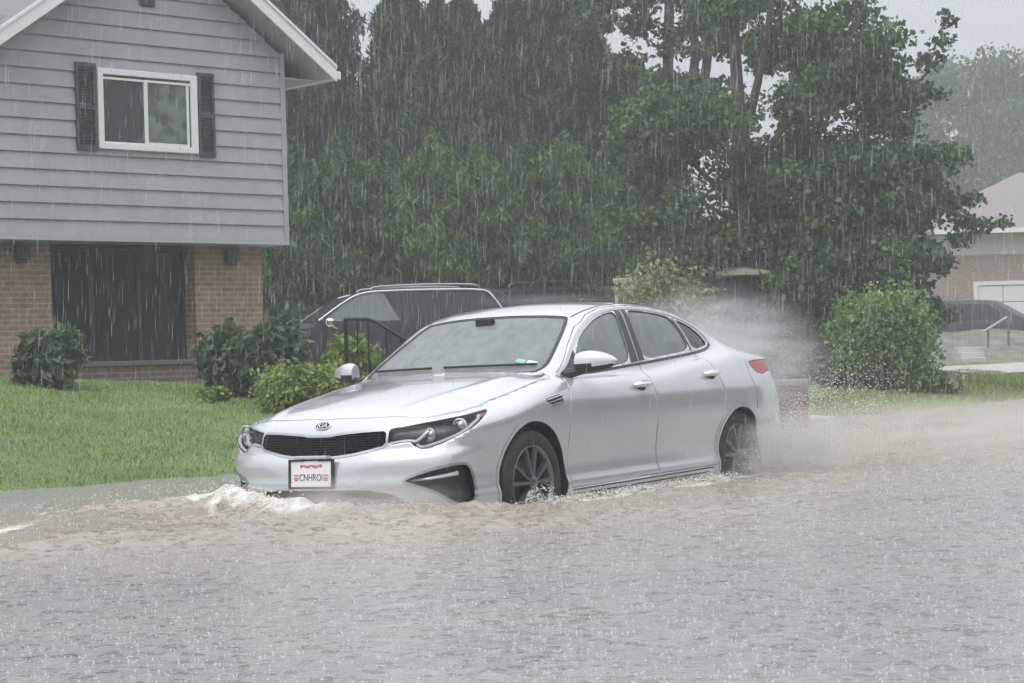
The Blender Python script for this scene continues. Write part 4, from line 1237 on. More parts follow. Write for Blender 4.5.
for px in (22, 232):
    b = MB(); x = fx_b(px); b.box2((x-.09, RC-.11, ZB-.27), (x+.09, RC-.002, ZB-.09)); b.box2((x-.06, RC-.09, ZB-.31), (x+.06, RC-.02, ZB-.272)); b.build('wall_lantern', M_shut, house, bevel=.01)

# black iron handrail beside the steps
M_iron = mat('black_iron', (.02, .02, .022), .4, .5)
hr = empty('handrail', gpt(345, 380, 22.6)); tag(hr, 'black iron stair handrail standing behind the lime green shrubs', 'handrail')
def H_(px, py, dy=0): return tuple(at(px, py, 22.6 + dy) - np.array(hr.location))
b = MB(); b.tube([H_(344, 319), H_(368, 319), H_(376, 322), H_(402, 338), H_(420, 349)], .020, 8); b.build('rail', M_iron, hr, True)
for px, y0_, r in ((345.5, 319, .024), (357, 319, .010), (368, 319, .012), (386, 328, .010), (401, 337, .016)):
    b = MB(); a = H_(px, y0_); b.tube([a, (a[0], a[1], -.15)], r, 8); b.build('post' if r > .015 else 'baluster', M_iron, hr, True)

# brick mailbox pillar behind the sedan's tail
mp = empty('brick_pillar', gpt(784, 415, 23.2)); tag(mp, "reddish brown brick pillar standing at the water's edge behind the sedan's tail lamp", 'pillar')
b = MB(); b.box2((-.26, -.24, -.3), (.25, .24, .70)); b.build('shaft', brick_mat('red_brick', (.16, .055, .045), (.12, .045, .04), (.14, .10, .09)), mp)
b = MB(); b.box2((-.29, -.27, .702), (.28, .27, .77)); b.build('cap', mat('pillar_cap', (.2, .17, .155), .8), mp, bevel=.012)

# ------------------------------------------------------------------ parked SUVs, minivan (boxy bodies from profiles)
def lerp_pts(P, n): return spl(P, n)
M_navy = mat('dark_navy_paint', (.016, .018, .023), .5, .0, Specular_IOR_Level=.3)
M_grey = mat('dark_grey_paint', (.03, .032, .038), .45, .0, Specular_IOR_Level=.35)
def boxy_car(name, label, loc, rz, L_, prof_top, belt, glass, m, hw=.93, rails=True, cat='suv', group=None):
    """prof_top: (x,z) silhouette from front bumper over roof to rear; x forward positive"""
    root = empty(name, loc, rz); tag(root, label, cat, group)
    zs = np.linspace(0, 1, 15)
    P = spl(prof_top, 6); n = len(P)
    sec = []
    V = []; F = []
    K = 9
    for (x, zt) in P:
        zb = .32
        f = np.clip((zt - belt)/(.75), 0, 1)
        for k in range(K):
            u = k/(K-1)
            if zt <= belt + .02:
                prof = [(hw*.93, zb), (hw, zb+.15), (hw, zb+(zt-zb)*.5), (hw*.99, zb+(zt-zb)*.75), (hw*.97, zt-.05), (hw*.90, zt-.015), (hw*.7, zt), (hw*.4, zt+.01), (0, zt+.015)]
            else:
                ins = .26*(zt-belt)
                prof = [(hw*.93, zb), (hw, zb+.15), (hw, (zb+belt)/2), (hw*.985, belt-.08), (hw*.955, belt), (hw*.955-ins*.85, belt+(zt-belt)*.85), (hw*.955-ins-.05, zt-.02), (hw*.4, zt), (0, zt+.01)]
            V.append((x, prof[k][0], prof[k][1]))
    V = np.array(V); nV = len(V); W = V.copy(); W[:, 1] *= -1; V = np.concatenate([V, W])
    for i in range(n-1):
        for k in range(K-1):
            a = i*K+k; F.append((a, a+1, a+K+1, a+K)); F.append((nV+a, nV+a+K, nV+a+K+1, nV+a+1))
        F.append((i*K, (i+1)*K, nV+(i+1)*K, nV+i*K))
    F.append(tuple(range(K)) + tuple(nV + k for k in range(K))[::-1]); e = (n-1)*K; F.append(tuple(e+k for k in range(K))[::-1] + tuple(nV+e+k for k in range(K)))
    me = np_mesh('body', V, F, True); bm = bmesh.new(); bm.from_mesh(me); bmesh.ops.remove_doubles(bm, verts=bm.verts, dist=.002); bmesh.ops.recalc_face_normals(bm, faces=bm.faces); bm.to_mesh(me); bm.free()
    body = link_mesh('body', me, m, root); autosmooth(me, 40)
    roofz = max(p[1] for p in prof_top)
    def side_y(z): 
        return hw*.955 - .26*(z-belt)*.97 if z > belt else hw*.985
    for sg in (1, -1):
        for gname, poly, gm in glass:
            g = MB(); n2 = len(poly)
            g.add([(x, sg*(side_y(z)+.006), z) for x, z in poly] + [(x, sg*(side_y(z)-.01), z) for x, z in poly], [tuple(range(n2)), tuple(range(n2, 2*n2))[::-1]] + [(i, (i+1) % n2, n2+(i+1) % n2, n2+i) for i in range(n2)])
            g.build(gname, gm, root)
    return root, side_y
def wheels_simple(root, xs, hw=.93, r=.37):
    for x in xs:
        for sg in (1, -1):
            o = MB(); o.lathe([(.0, .01), (.05, .02), (.22, .0), (.24, -.02), (.25, .01), (r-.03, .005), (r, -.04), (r, -.2), (r-.04, -.22)], (x, sg*hw, r), (0, sg, 0), 28)
            t = o.build('wheel', M_tyre, root, True)
            o = MB(); o.lathe([(.0, .022), (.05, .024), (.10, .012), (.22, .006), (.235, .012)], (x, sg*hw, r), (0, sg, 0), 20); o.build('rim', M_rim, t, True)
M_suvg = mat('suv_side_glass', (.03, .032, .036), .2, Specular_IOR_Level=.3); M_suvf = glass_mat('suv_front_glass', (.22, .26, .26), .7, .06)
# long SUV facing left: front door pane pale, the rest dark
SUVY = 34.5
sp_ = at(405, 330, SUVY)
top = [(2.42, .52), (2.40, .88), (2.25, 1.03), (1.55, 1.12), (1.20, 1.17), (.92, 1.36), (.45, 1.62), (.10, 1.70), (-.6, 1.745), (-1.5, 1.735), (-2.05, 1.68), (-2.30, 1.40), (-2.42, 1.05), (-2.45, .55)]
gl = [('side_window', [(1.04, 1.20), (.64, 1.49), (.40, 1.60), (.18, 1.645), (-.02, 1.655), (-.28, 1.19)], M_suvf), ('side_window', [(-.36, 1.19), (-.10, 1.66), (-.9, 1.665), (-.95, 1.19)], M_suvg), ('side_window', [(-1.0, 1.19), (-.96, 1.665), (-1.72, 1.64), (-2.0, 1.34), (-1.98, 1.19)], M_suvg)]
rzv = math.radians(180 + 18)
suv, sy = boxy_car('parked_suv', 'dark SUV with bright window trim parked on the driveway, front end behind the handrail', (0, 0, 0), 0, 4.9, top, 1.15, gl, M_navy)
for sg in (1, -1):
    def tr_(pts): return [(x, sg*(sy(z)+.008), z) for x, z in spl(pts, 5)]
    b = MB(); b.tube(tr_([(1.10, 1.21), (.62, 1.525), (.30, 1.655), (-.2, 1.685), (-1.0, 1.69), (-1.72, 1.668), (-1.92, 1.56), (-2.06, 1.36)]), .022, 6); b.build('window_trim', M_chrome, suv, True)
    b = MB(); b.tube(spl([(.15, sg*.56, 1.72), (.0, sg*.56, 1.765), (-.8, sg*.56, 1.79), (-1.6, sg*.56, 1.775), (-1.75, sg*.56, 1.72)], 5), .02, 6); b.build('roof_rail', M_sat, suv, True)
    b = MB(); b.box((.95, sg*1.02, 1.17), (.14, .22, .15)); b.build('side_mirror', M_chrome if sg > 0 else M_navy, suv, bevel=.04)
    b = MB(); b.box((2.30, sg*.70, .93), (.22, .34, .13)); b.build('headlight', M_lamp, suv, bevel=.03)
b = MB(); b.hexa([(1.16, -.72, 1.185), (1.16, .72, 1.185), (.55, .58, 1.60), (.55, -.58, 1.60), (1.18, -.72, 1.195), (1.18, .72, 1.195), (.565, .58, 1.612), (.565, -.58, 1.612)]); b.build('windshield', M_suvg, suv)
wheels_simple(suv, (1.48, -1.42))
suv.rotation_euler = (0, 0, rzv)
# second dark SUV beyond it, only its roof and rails in view
sp2 = at(508, 330, 33.2)
top2 = [(2.3, .55), (2.28, .95), (1.5, 1.12), (1.2, 1.17), (.5, 1.60), (.1, 1.70), (-1.6, 1.72), (-2.1, 1.64), (-2.3, 1.1), (-2.33, .55)]
suv2, _ = boxy_car('parked_suv', "second dark SUV, only its roof and pale rail showing above the sedan's windshield", (0, 0, 0), 0, 4.7, top2, 1.15, [('side_window', [(.9, 1.2), (.3, 1.6), (-.9, 1.64), (-.95, 1.2)], M_suvg), ('side_window', [(-1.0, 1.2), (-.96, 1.64), (-1.7, 1.62), (-2.0, 1.2)], M_suvg)], M_grey)
for sg in (1, -1):
    b = MB(); b.tube(spl([(.1, sg*.56, 1.70), (-.05, sg*.56, 1.78), (-.8, sg*.56, 1.80), (-1.7, sg*.56, 1.78), (-1.85, sg*.56, 1.68)], 5), .02, 6); b.build('roof_rail', M_sat, suv2, True)
wheels_simple(suv2, (1.45, -1.4))
# far minivan in front of the brick house
vp = at(962, 340, 57)
top3 = [(2.45, .55), (2.42, .90), (2.1, 1.08), (1.75, 1.18), (1.0, 1.62), (.6, 1.74), (-1.2, 1.80), (-2.1, 1.74), (-2.4, 1.2), (-2.45, .6)]
van, _ = boxy_car('minivan', 'dark minivan parked before the white garage door of the brick house', (0, 0, 0), 0, 5.0, top3, 1.12, [('side_window', [(1.35, 1.18), (.75, 1.60), (-.1, 1.66), (-.1, 1.18)], M_suvg), ('side_window', [(-.15, 1.18), (-.15, 1.66), (-1.1, 1.68), (-1.1, 1.18)], M_suvg), ('side_window', [(-1.15, 1.18), (-1.15, 1.68), (-2.0, 1.64), (-2.25, 1.18)], M_suvg)], M_grey, .98, cat='van')
wheels_simple(van, (1.55, -1.5))
for sg in (1, -1):
    b = MB(); b.box((2.32, sg*.70, .92), (.2, .34, .14)); b.build('headlight', M_lamp, van, bevel=.03)

def place(o, px, py_roof, Yd, roofz, rz):
    """stand a vehicle so that its roof reaches a given height in the view"""
    p = at(px, py_roof, Yd); o.location = (p[0], Yd, p[2] - roofz); o.rotation_euler = (0, 0, rz)
place(suv, 372, 289.5, SUVY, 1.745, math.radians(196))
place(suv2, 503, 286, 38.5, 1.75, math.radians(200))
place(van, 966, 299, 57, 1.80, math.radians(-22))

# ------------------------------------------------------------------ far brick house, steps with railing, garden furniture
fh = empty('brick_house', (at(1045, 330, 66)[0], 66, 1.05), math.radians(4)); tag(fh, 'pale brick house with a hip roof and a white garage door, seen through the rain', 'house')
b = MB(); b.box2((-3.2, 0, -.6), (7, 8, 2.92)); b.build('wall', brick_mat('pale_brick', (.36, .235, .20), (.29, .19, .165), (.40, .36, .33), 1.15), fh)
b = MB(); b.box2((-3.2, -.02, 2.925), (7, 8, 3.60)); b.build('upper_wall', mat('pale_siding', (.58, .56, .56), .7), fh)
b = MB(); zr = 3.61
b.add([(-3.7, -.6, zr), (7.5, -.6, zr), (7.5, 8.6, zr), (-3.7, 8.6, zr), (.6, 4, zr+2.3), (3.4, 4, zr+2.3), (-3.7, -.6, zr+.12), (7.5, -.6, zr+.12), (7.5, 8.6, zr+.12), (-3.7, 8.6, zr+.12)], [(3,2,1,0), (0,1,7,6), (1,2,8,7), (2,3,9,8), (3,0,6,9), (6,7,5,4), (7,8,5), (8,9,4,5), (9,6,4)])
b.build('roof', mat('reddish_shingles', (.235, .21, .205), .85), fh)
b = MB(); b.box2((-3.74, -.68, zr-.02), (7.54, -.605, zr+.13)); b.build('gutter', M_trim, fh)
b = MB(); gx0 = -2.35
b.box2((gx0, -.06, -.3), (gx0+.14, .04, 2.05)); b.box2((gx0+5.2, -.06, -.3), (gx0+5.34, .04, 2.05)); b.box2((gx0+.14, -.06, 1.92), (gx0+5.2, .04, 2.05)); gf_ = b.build('garage_door', M_trim, fh)
b = MB()
for r in range(4):
    for cc in range(6): b.box2((gx0+.16+cc*.84, -.02 - .0, -.28+r*.55), (gx0+.98+cc*.84, .03, .25+r*.55))
b.build('door_panels', mat('white_door', (.70, .72, .73), .5), gf_, bevel=.015)

sb_ = at(976, 358, 50); stp = empty('garden_steps', (sb_[0], 50, sb_[2]-.15), math.radians(8)); tag(stp, 'pale concrete garden steps climbing the bank below the minivan', 'steps')
for k in range(4):
    b = MB(); b.box2((-.28 + k*.07, k*.34, -.3), (.30 + k*.10, k*.34+.36 - .003, .02 + k*.135)); b.build('step', mat('step_concrete', (.5, .5, .49), .8) if k == 0 else bpy.data.materials['step_concrete'], stp, bevel=.01)
rr = empty('pipe_railing', tuple(at(988, 348, 50.6))); tag(rr, 'thin pale pipe railing sloping up beside the garden steps', 'handrail')
def K_(px, py, dy=0): return tuple(at(px, py, 50.6 + dy) - np.array(rr.location))
M_pipe = mat('galvanised_pipe', (.5, .5, .5), .4, .6)
b = MB(); b.tube([K_(983, 332), K_(988, 329), K_(1007, 317)], .03, 6); b.build('rail', M_pipe, rr, True)
for px, ya, yb in ((988, 329, 348), (1008.5, 318, 346)):
    b = MB(); b.tube([K_(px, ya), K_(px, yb)], .03, 6); b.build('post', mat('railing_post', (.16, .14, .125), .6) if px < 1000 else bpy.data.materials['railing_post'], rr, True)
bk = MB(); q0 = at(930, 356, 52); 
def bank():
    V = []; F = []
    xs_ = np.linspace(-3.5, 14, 30)
    for i, x in enumerate(xs_):
        for j in range(6):
            u = j/5; V.append((x, u*5.0 + .25*math.sin(x*2), -.25 + .85*u*(1.2-.2*u) + .05*hash_noise(x*2, u*6) + .02*x))
        if i: F += [((i-1)*6+j, i*6+j, i*6+j+1, (i-1)*6+j+1) for j in range(5)]
    return np_mesh('bank', V, F, True)
bo = link_mesh('bank', bank(), vary(mat('bank_soil', (.14, .15, .11), .9), (.10,.105,.08), (.20,.21,.16), 2.2, 6)); bo.location = (q0[0]+.2, 51.2, q0[2]+.05); bo['kind'] = 'structure'

# pale patio table and chair glimpsed under the trees
pt_ = at(738, 270, 34.2); M_pale = mat('pale_canvas', (.42, .40, .32), .8)
um = empty('patio_umbrella', (pt_[0], 34.2, float(ground_z(pt_[0], 34.2)))); tag(um, 'pale shallow patio umbrella glimpsed under the broadleaf tree', 'umbrella')
tz = pt_[2] - um.location[2]
b = MB(); th = np.arange(8)*2*PI/8
b.add([(0, 0, tz+.09)] + [(.66*math.cos(a), .66*math.sin(a), tz-.05) for a in th] + [(.66*math.cos(a), .66*math.sin(a), tz-.11) for a in th] + [(0, 0, tz+.05)], [(0, 1+i, 1+(i+1) % 8) for i in range(8)] + [(1+i, 9+i, 9+(i+1) % 8, 1+(i+1) % 8) for i in range(8)] + [(17, 9+(i+1) % 8, 9+i) for i in range(8)])
b.build('canopy', M_pale, um)
b = MB(); b.tube([(0, 0, -.1), (0, 0, tz+.04)], .02, 8); b.build('pole', mat('umbrella_pole', (.12, .11, .10), .6), um, True)
pc = at(632, 290, 33.6); chr_ = empty('garden_chair', (pc[0], 33.6, .5)); tag(chr_, "white garden chair just above the sedan's roof, before the pale green shrub", 'chair')
tz = pc[2] - .5; M_pw = mat('white_paint', (.55, .55, .52), .5)
b = MB()
for k in range(5): b.box((-.26+k*.13, 0, tz-.1), (.06, .03, .56))
b.box((0, 0, tz+.17), (.62, .035, .07)); b.build('backrest', M_pw, chr_)
b = MB(); b.box((0, -.28, tz-.42), (.62, .56, .05)); b.build('seat', M_pw, chr_, bevel=.01)
for x in (-.28, .28):
    for y in (-.52, -.02):
        b = MB(); b.tube([(x, y, -.1), (x, y, tz-.42)], .03, 6); b.build('leg', M_pw, chr_, True)

# unseen trees added on the camera's roadside, darkening the reflection in the car's flank
pts = []
for k in range(26):
    s0 = -6 + k*2.3; tt = -15.5 - 2.5*rng.uniform(); c = xy(s0, tt); hh = rng.uniform(4.5, 8)
    n = 900; q = rng.normal(size=(n, 3)); q /= np.linalg.norm(q, axis=1)[:, None]; q *= rng.uniform(0, 1, n)[:, None]**.4
    pts.append(np.array((c[0], c[1], hh*.5)) + q*np.array((1.7, 1.7, hh*.52)))
tag(link_mesh('unseen_treeline', leaves_mesh('unseen_treeline', np.concatenate(pts), .35, 1.3), M_maple), kind='stuff')
# ------------------------------------------------------------------ flood water
CRi = CAR_R.T
def car_xy(x, y):
    p = np.stack([x - CAR_T[0], y - CAR_T[1], np.full_like(x, WZ) - CAR_T[2]], -1) @ CAR_R
    return p[..., 0], p[..., 1]
def wn(x, y, s, seed):
    """cheap smooth noise: a few rotated sines"""
    r = np.random.default_rng(seed); v = np.zeros_like(x)
    for k in range(7):
        a = r.uniform(0, 2*PI); f = s*r.uniform(.6, 1.7); v += np.sin((x*np.cos(a) + y*np.sin(a))*f + r.uniform(0, 6) + 1.2*np.sin((x*np.sin(a) - y*np.cos(a))*f*.53 + r.uniform(0, 6)))
    return v/7
# raindrop hits
nd = 30000
dy = 4.6 + (34-4.6)*rng.uniform(0, 1, nd)**1.45
dx = rng.uniform(-.30, .30, nd)*dy
dr = rng.uniform(.014, .036, nd); dph = rng.uniform(0, 1, nd)
def water_height(x, y):
    cx, cy = car_xy(x, y)
    ay = np.abs(cy)
    h = .006*wn(x, y, 5.5, 1) + .005*wn(x, y, 12, 2) + .0042*wn(x, y, 27, 3) + .0024*wn(x, y, 58, 33)
    # bow wave pushed ahead of the nose, folding back along both sides
    d = cx - (1.06 - .30*(ay/.85)**2)
    bow = .12*np.exp(-((d-.02)/.20)**2)*np.exp(-(ay/.95)**4)*(.62 + .38/(1 + np.exp(np.clip((cy + .12)/.10, -30, 30))))
    diag = cx + 1.25*(ay - .9)
    side = .045*np.exp(-((diag - .95)/.28)**2)*np.exp(-np.maximum(ay-.9, 0)/2.2)*(ay > .6)
    hump = .085*np.exp(-((diag - 1.8)/.7)**2)*np.exp(-np.maximum(ay-.6, 0)/2.5)
    near = np.exp(-(np.maximum(np.abs(cx+1.4)-2.6, 0)/.9)**2)*np.exp(-(np.maximum(ay-.9, 0)/.8)**2)
    wake = np.clip((-cx-3.2)/.6, 0, 1)*np.exp(-(ay/(1.1+.25*np.maximum(-cx-3.5, 0)))**2)*np.exp(-np.maximum(-cx-3.5, 0)/9)
    rough = near + wake + 8*bow + 7*side
    h = h + bow + side + hump + rough*(.018*wn(x, y, 14, 4) + .012*wn(x, y, 31, 5) + .006*wn(x, y, 60, 6))
    dl, al = crest_dist(x, y)
    h = h + .055*np.exp(-(dl/.16)**2)*al*(1 + .5*wn(x, y, 9, 21))
    return h
CREST = np.array([(-1.15, 12.35), (-1.75, 12.45), (-2.3, 12.2), (-2.62, 11.7), (-2.85, 10.9), (-3.0, 10.2)])
def crest_dist(x, y):
    D = np.full(np.shape(x), 1e9); A = np.zeros(np.shape(x))
    for k in range(len(CREST)-1):
        a, b = CREST[k], CREST[k+1]; d_ = b-a; L2 = d_ @ d_
        t = np.clip(((x-a[0])*d_[0] + (y-a[1])*d_[1])/L2, 0, 1)
        q = np.hypot(x-a[0]-t*d_[0], y-a[1]-t*d_[1]); A = np.where(q < D, (1 - .12*(k+t))*(t < .999 if k == len(CREST)-2 else 1), A); D = np.minimum(q, D)
    return D, A
# grid, finer near the camera
ys_w = np.concatenate([np.linspace(-12, 4.4, 12)[:-1], 4.4*np.exp(np.linspace(0, math.log(18/4.4), 800))[:-1], np.linspace(18, 46, 150)])
xs_u = np.linspace(-1, 1, 620)
Xg, Yg = np.meshgrid(xs_u, ys_w, indexing='ij')
wid = np.interp(ys_w, [-12, 4.4, 8, 12, 20, 46], [14, 2.2, 3.0, 4.6, 9, 22])
Xg = (Xg + 4*Xg**11)*wid[None]
Zg = water_height(Xg, Yg)
Zw = WZ + Zg
V = np.stack([Xg, Yg, Zw], -1).reshape(-1, 3); n, k2 = Xg.shape
i, j = np.meshgrid(np.arange(n-1), np.arange(k2-1), indexing='ij')
F = np.stack([i*k2+j, (i+1)*k2+j, (i+1)*k2+j+1, i*k2+j+1], -1).reshape(-1, 4)
wme = np_mesh('flood_water', V, F, True)
# foam (white water) and silt (brown churned water) fields, both places in the flood
cxg, cyg = car_xy(Xg, Yg); ay = np.abs(cyg)
d = cxg - (1.10 - .30*(ay/.85)**2)
fn = .5 + .5*wn(Xg, Yg, 9, 8) + .35*wn(Xg, Yg, 26, 9)
foam = np.exp(-((d-.02)/.15)**2)*np.exp(-(np.maximum(-cyg-.2, 0)/1.5)**2)*np.where(cyg > .15, np.exp(-((cyg-.15)/.40)**2), 1)*1.1
diag = cxg + 1.25*(ay - .9)
foam = np.maximum(foam, .8*np.exp(-((diag-.85 + .1*wn(Xg, Yg, 3, 10))/.10)**2)*np.exp(-np.maximum(ay-.9, 0)/1.6)*(cyg < -.5))
foam = np.maximum(foam, .95*np.exp(-((ay-1.02-.05*wn(Xg, Yg, 5, 11))/.11)**2)*(cxg < .35)*(cxg > -3.7)*(cyg > 0))
foam = np.maximum(foam, .55*np.exp(-((diag+.2 - .3*wn(Xg, Yg, 2, 12))/.16)**2)*np.exp(-np.maximum(ay-1.1, 0)/.9)*(cyg > .9))
foam = np.maximum(foam, .8*np.exp(-((np.hypot(cxg+3.2, cyg-1.0))/.7)**2))
foam = np.maximum(foam, .50*np.clip((-cxg-3.4)/.7, 0, 1)*np.exp(-(cyg/1.6)**2)*np.exp(-np.maximum(-cxg-3.6, 0)/7))
# a thin wave crest rolling off toward the lawn
foam = np.maximum(foam, .55*np.exp(-((diag-2.55-.25*wn(Xg, Yg, 1.5, 13))/.10)**2)*(cyg < -.8)*np.exp(-np.maximum(-cyg-2.2, 0)/2.5))
dlf, alf = crest_dist(Xg + .10*wn(Xg, Yg, 4, 31), Yg + .10*wn(Xg, Yg, 5, 32)); foam = np.maximum(foam, np.exp(-((dlf-.02)/.11)**2)*np.interp(alf, [.39, .45, .52, .62, .80, .88, 1], [0, 1.0, 1.0, .3, .45, 1, 1]))
foam = np.clip(foam*(.45 + .9*fn), 0, 1)
silt = np.exp(-(np.maximum(np.abs(cxg+.6)-2.4, 0)/1.3)**2)*np.exp(-(np.maximum(ay-1.2, 0)/1.5)**2)
silt = np.maximum(silt, .9*np.exp(-((diag-2.0)/1.0)**2)*np.exp(-(np.maximum(ay-1.5, 0)/2.2)**2))
silt = np.maximum(silt, np.clip((-cxg-2.5)/2, 0, 1)*np.exp(-((cyg-.3)/3.2)**2))
silt = np.maximum(silt, 1.0*np.exp(-((Xg+1.2)/2.4)**2 - ((Yg-10.3)/2.2)**2)*(.65 + .35*wn(Xg, Yg, 3.5, 44)))
silt = np.clip(silt*(.85 + .35*wn(Xg, Yg, 2.2, 14)), 0, 1)
for nm, arr in (('foam', foam), ('silt', silt)):
    at_ = wme.attributes.new(nm, 'FLOAT', 'POINT'); at_.data.foreach_set('value', arr.reshape(-1).astype(np.float32))
M_water = mat('flood_water', (.3, .28, .24), .12, IOR=1.33, Specular_IOR_Level=.5)
a1 = N(M_water, 'ShaderNodeAttribute'); a1.attribute_name = 'foam'; a2 = N(M_water, 'ShaderNodeAttribute'); a2.attribute_name = 'silt'
wn1 = noise_tex(M_water, .55, 5, .55)
cB = ramp(M_water, wn1.outputs['Fac'], [(.35, (.27, .28, .295)), (.65, (.32, .315, .30))])
mx1 = N(M_water, 'ShaderNodeMix', data_type='RGBA'); L(M_water, a2.outputs['Fac'], mx1.inputs['Factor']); L(M_water, cB, mx1.inputs['A']); mx1.inputs['B'].default_value = (.36, .312, .25, 1)
wn2 = noise_tex(M_water, 38, 4, .7)
mf = N(M_water, 'ShaderNodeMath', operation='MULTIPLY_ADD'); L(M_water, wn2.outputs['Fac'], mf.inputs[0]); mf.inputs[1].default_value = .9; mf.inputs[2].default_value = -.45
af = N(M_water, 'ShaderNodeMath', operation='ADD'); L(M_water, a1.outputs['Fac'], af.inputs[0]); L(M_water, mf.outputs[0], af.inputs[1])
fr_ = N(M_water, 'ShaderNodeMapRange'); fr_.inputs['From Min'].default_value = .38; fr_.inputs['From Max'].default_value = .80; L(M_water, af.outputs[0], fr_.inputs['Value'])
fm = N(M_water, 'ShaderNodeMath', operation='MULTIPLY'); L(M_water, fr_.outputs['Result'], fm.inputs[0]); L(M_water, a1.outputs['Fac'], fm.inputs[1])
fm.use_clamp = True
mx2 = N(M_water, 'ShaderNodeMix', data_type='RGBA'); L(M_water, fm.outputs[0], mx2.inputs['Factor']); L(M_water, mx1.outputs['Result'], mx2.inputs['A']); mx2.inputs['B'].default_value = (.72, .70, .66, 1)
L(M_water, mx2.outputs['Result'], bsdf(M_water).inputs['Base Color'])
rm = N(M_water, 'ShaderNodeMapRange'); L(M_water, fm.outputs[0], rm.inputs['Value']); rm.inputs['To Min'].default_value = .07; rm.inputs['To Max'].default_value = .8
L(M_water, rm.outputs['Result'], bsdf(M_water).inputs['Roughness'])
wv = noise_tex(M_water, 42, 3, .6); wv.inputs['Distortion'].default_value = .6
wv2 = noise_tex(M_water, 115, 2, .6)
wva = N(M_water, 'ShaderNodeMath', operation='MULTIPLY_ADD'); L(M_water, wv2.outputs['Fac'], wva.inputs[0]); wva.inputs[1].default_value = .55; L(M_water, wv.outputs['Fac'], wva.inputs[2])
wva.inputs[1].default_value = .35
# rings of single drops: cells of a voronoi field carry one ring each, of random age
def ring_layer(scale, k, fade, seed):
    tcv = N(M_water, 'ShaderNodeTexCoord'); mpv = N(M_water, 'ShaderNodeMapping'); mpv.inputs['Location'].default_value = (seed, seed*.7, 0); L(M_water, tcv.outputs['Object'], mpv.inputs['Vector'])
    vo = N(M_water, 'ShaderNodeTexVoronoi'); vo.voronoi_dimensions = '2D'; vo.inputs['Scale'].default_value = scale; L(M_water, mpv.outputs['Vector'], vo.inputs['Vector'])
    sx2 = N(M_water, 'ShaderNodeSeparateColor'); L(M_water, vo.outputs['Color'], sx2.inputs['Color'])
    def mth(op, a, b):
        n = N(M_water, 'ShaderNodeMath', operation=op)
        for q, v in ((0, a), (1, b)):
            if isinstance(v, (int, float)): n.inputs[q].default_value = v
            elif v is not None: L(M_water, v, n.inputs[q])
        return n.outputs[0]
    r0 = mth('MULTIPLY_ADD', sx2.outputs['Red'], .30); r0.node.inputs[2].default_value = .04       # ring radius in cell units
    dd = mth('SUBTRACT', vo.outputs['Distance'], r0)
    cs = mth('COSINE', mth('MULTIPLY', dd, k), None)
    g1 = mth('DIVIDE', dd, fade); g2 = mth('MULTIPLY', g1, g1); g3 = mth('EXPONENT', mth('MULTIPLY', g2, -1.0), None)
    on = mth('GREATER_THAN', sx2.outputs['Green'], .30)
    am = mth('MULTIPLY', mth('MULTIPLY', cs, g3), mth('MULTIPLY', on, sx2.outputs['Blue']))
    return am
ra = ring_layer(11, 26, .14, 3.1); rb2 = ring_layer(19, 22, .16, 7.7)
sm1 = N(M_water, 'ShaderNodeMath', operation='MULTIPLY_ADD'); L(M_water, rb2, sm1.inputs[0]); sm1.inputs[1].default_value = .6; L(M_water, ra, sm1.inputs[2])
b1 = N(M_water, 'ShaderNodeBump'); b1.inputs['Strength'].default_value = .9; b1.inputs['Distance'].default_value = .011; L(M_water, sm1.outputs[0], b1.inputs['Height'])
b2n = bump(M_water, wva.outputs[0], .55, .012); L(M_water, b1.outputs['Normal'], b2n.inputs['Normal'])

water = tag(link_mesh('flood_water', wme, M_water), kind='structure')

# crowns and jets thrown up by the drops: one mass nobody could count
M_drop = mat('splash_drops', (.72, .74, .75), .12, IOR=1.33)
tr = N(M_drop, 'ShaderNodeBsdfTransparent'); mxd = N(M_drop, 'ShaderNodeMixShader'); mxd.inputs['Fac'].default_value = .5
L(M_drop, tr.outputs[0], mxd.inputs[1]); L(M_drop, bsdf(M_drop).outputs[0], mxd.inputs[2]); L(M_drop, mxd.outputs[0], M_drop.node_tree.nodes['Material Output'].inputs['Surface'])
cxs, cys = car_xy(dx, dy)
free = ~((np.abs(cys) < .9) & (cxs < .95) & (cxs > -3.85))
s_, t_ = st(dx, dy); free &= (t_ < -.05)
sel = np.where(free)[0]; sel = sel[rng.uniform(size=len(sel)) < .6]
P = np.stack([dx[sel], dy[sel], WZ + water_height(dx[sel], dy[sel])], 1)
Vs = []; Fs = []; nv = 0
m_ = len(P); hh = rng.uniform(.002, .009, m_)*np.clip(P[:, 1]/8, 1, 2.2)*np.where(rng.uniform(size=m_) < .06, 1.8, 1.0); ww = rng.uniform(.0012, .0042, m_)*np.clip(P[:, 1]/8, 1, 2.2)
# jets: slim 4-sided drops
lean = rng.normal(0, .25, (m_, 2))
base = np.stack([P + np.stack([np.cos(q)*ww, np.sin(q)*ww, np.zeros(m_)], 1) for q in (0, PI/2, PI, 3*PI/2)], 1)
tipv = P + np.stack([lean[:, 0]*hh, lean[:, 1]*hh, hh], 1)
Vj = np.concatenate([base, tipv[:, None]], 1).reshape(-1, 3); b0 = np.arange(m_)[:, None]*5
Fj = np.concatenate([b0 + np.array([[0, 1, 4]]), b0 + np.array([[1, 2, 4]]), b0 + np.array([[2, 3, 4]]), b0 + np.array([[3, 0, 4]])])
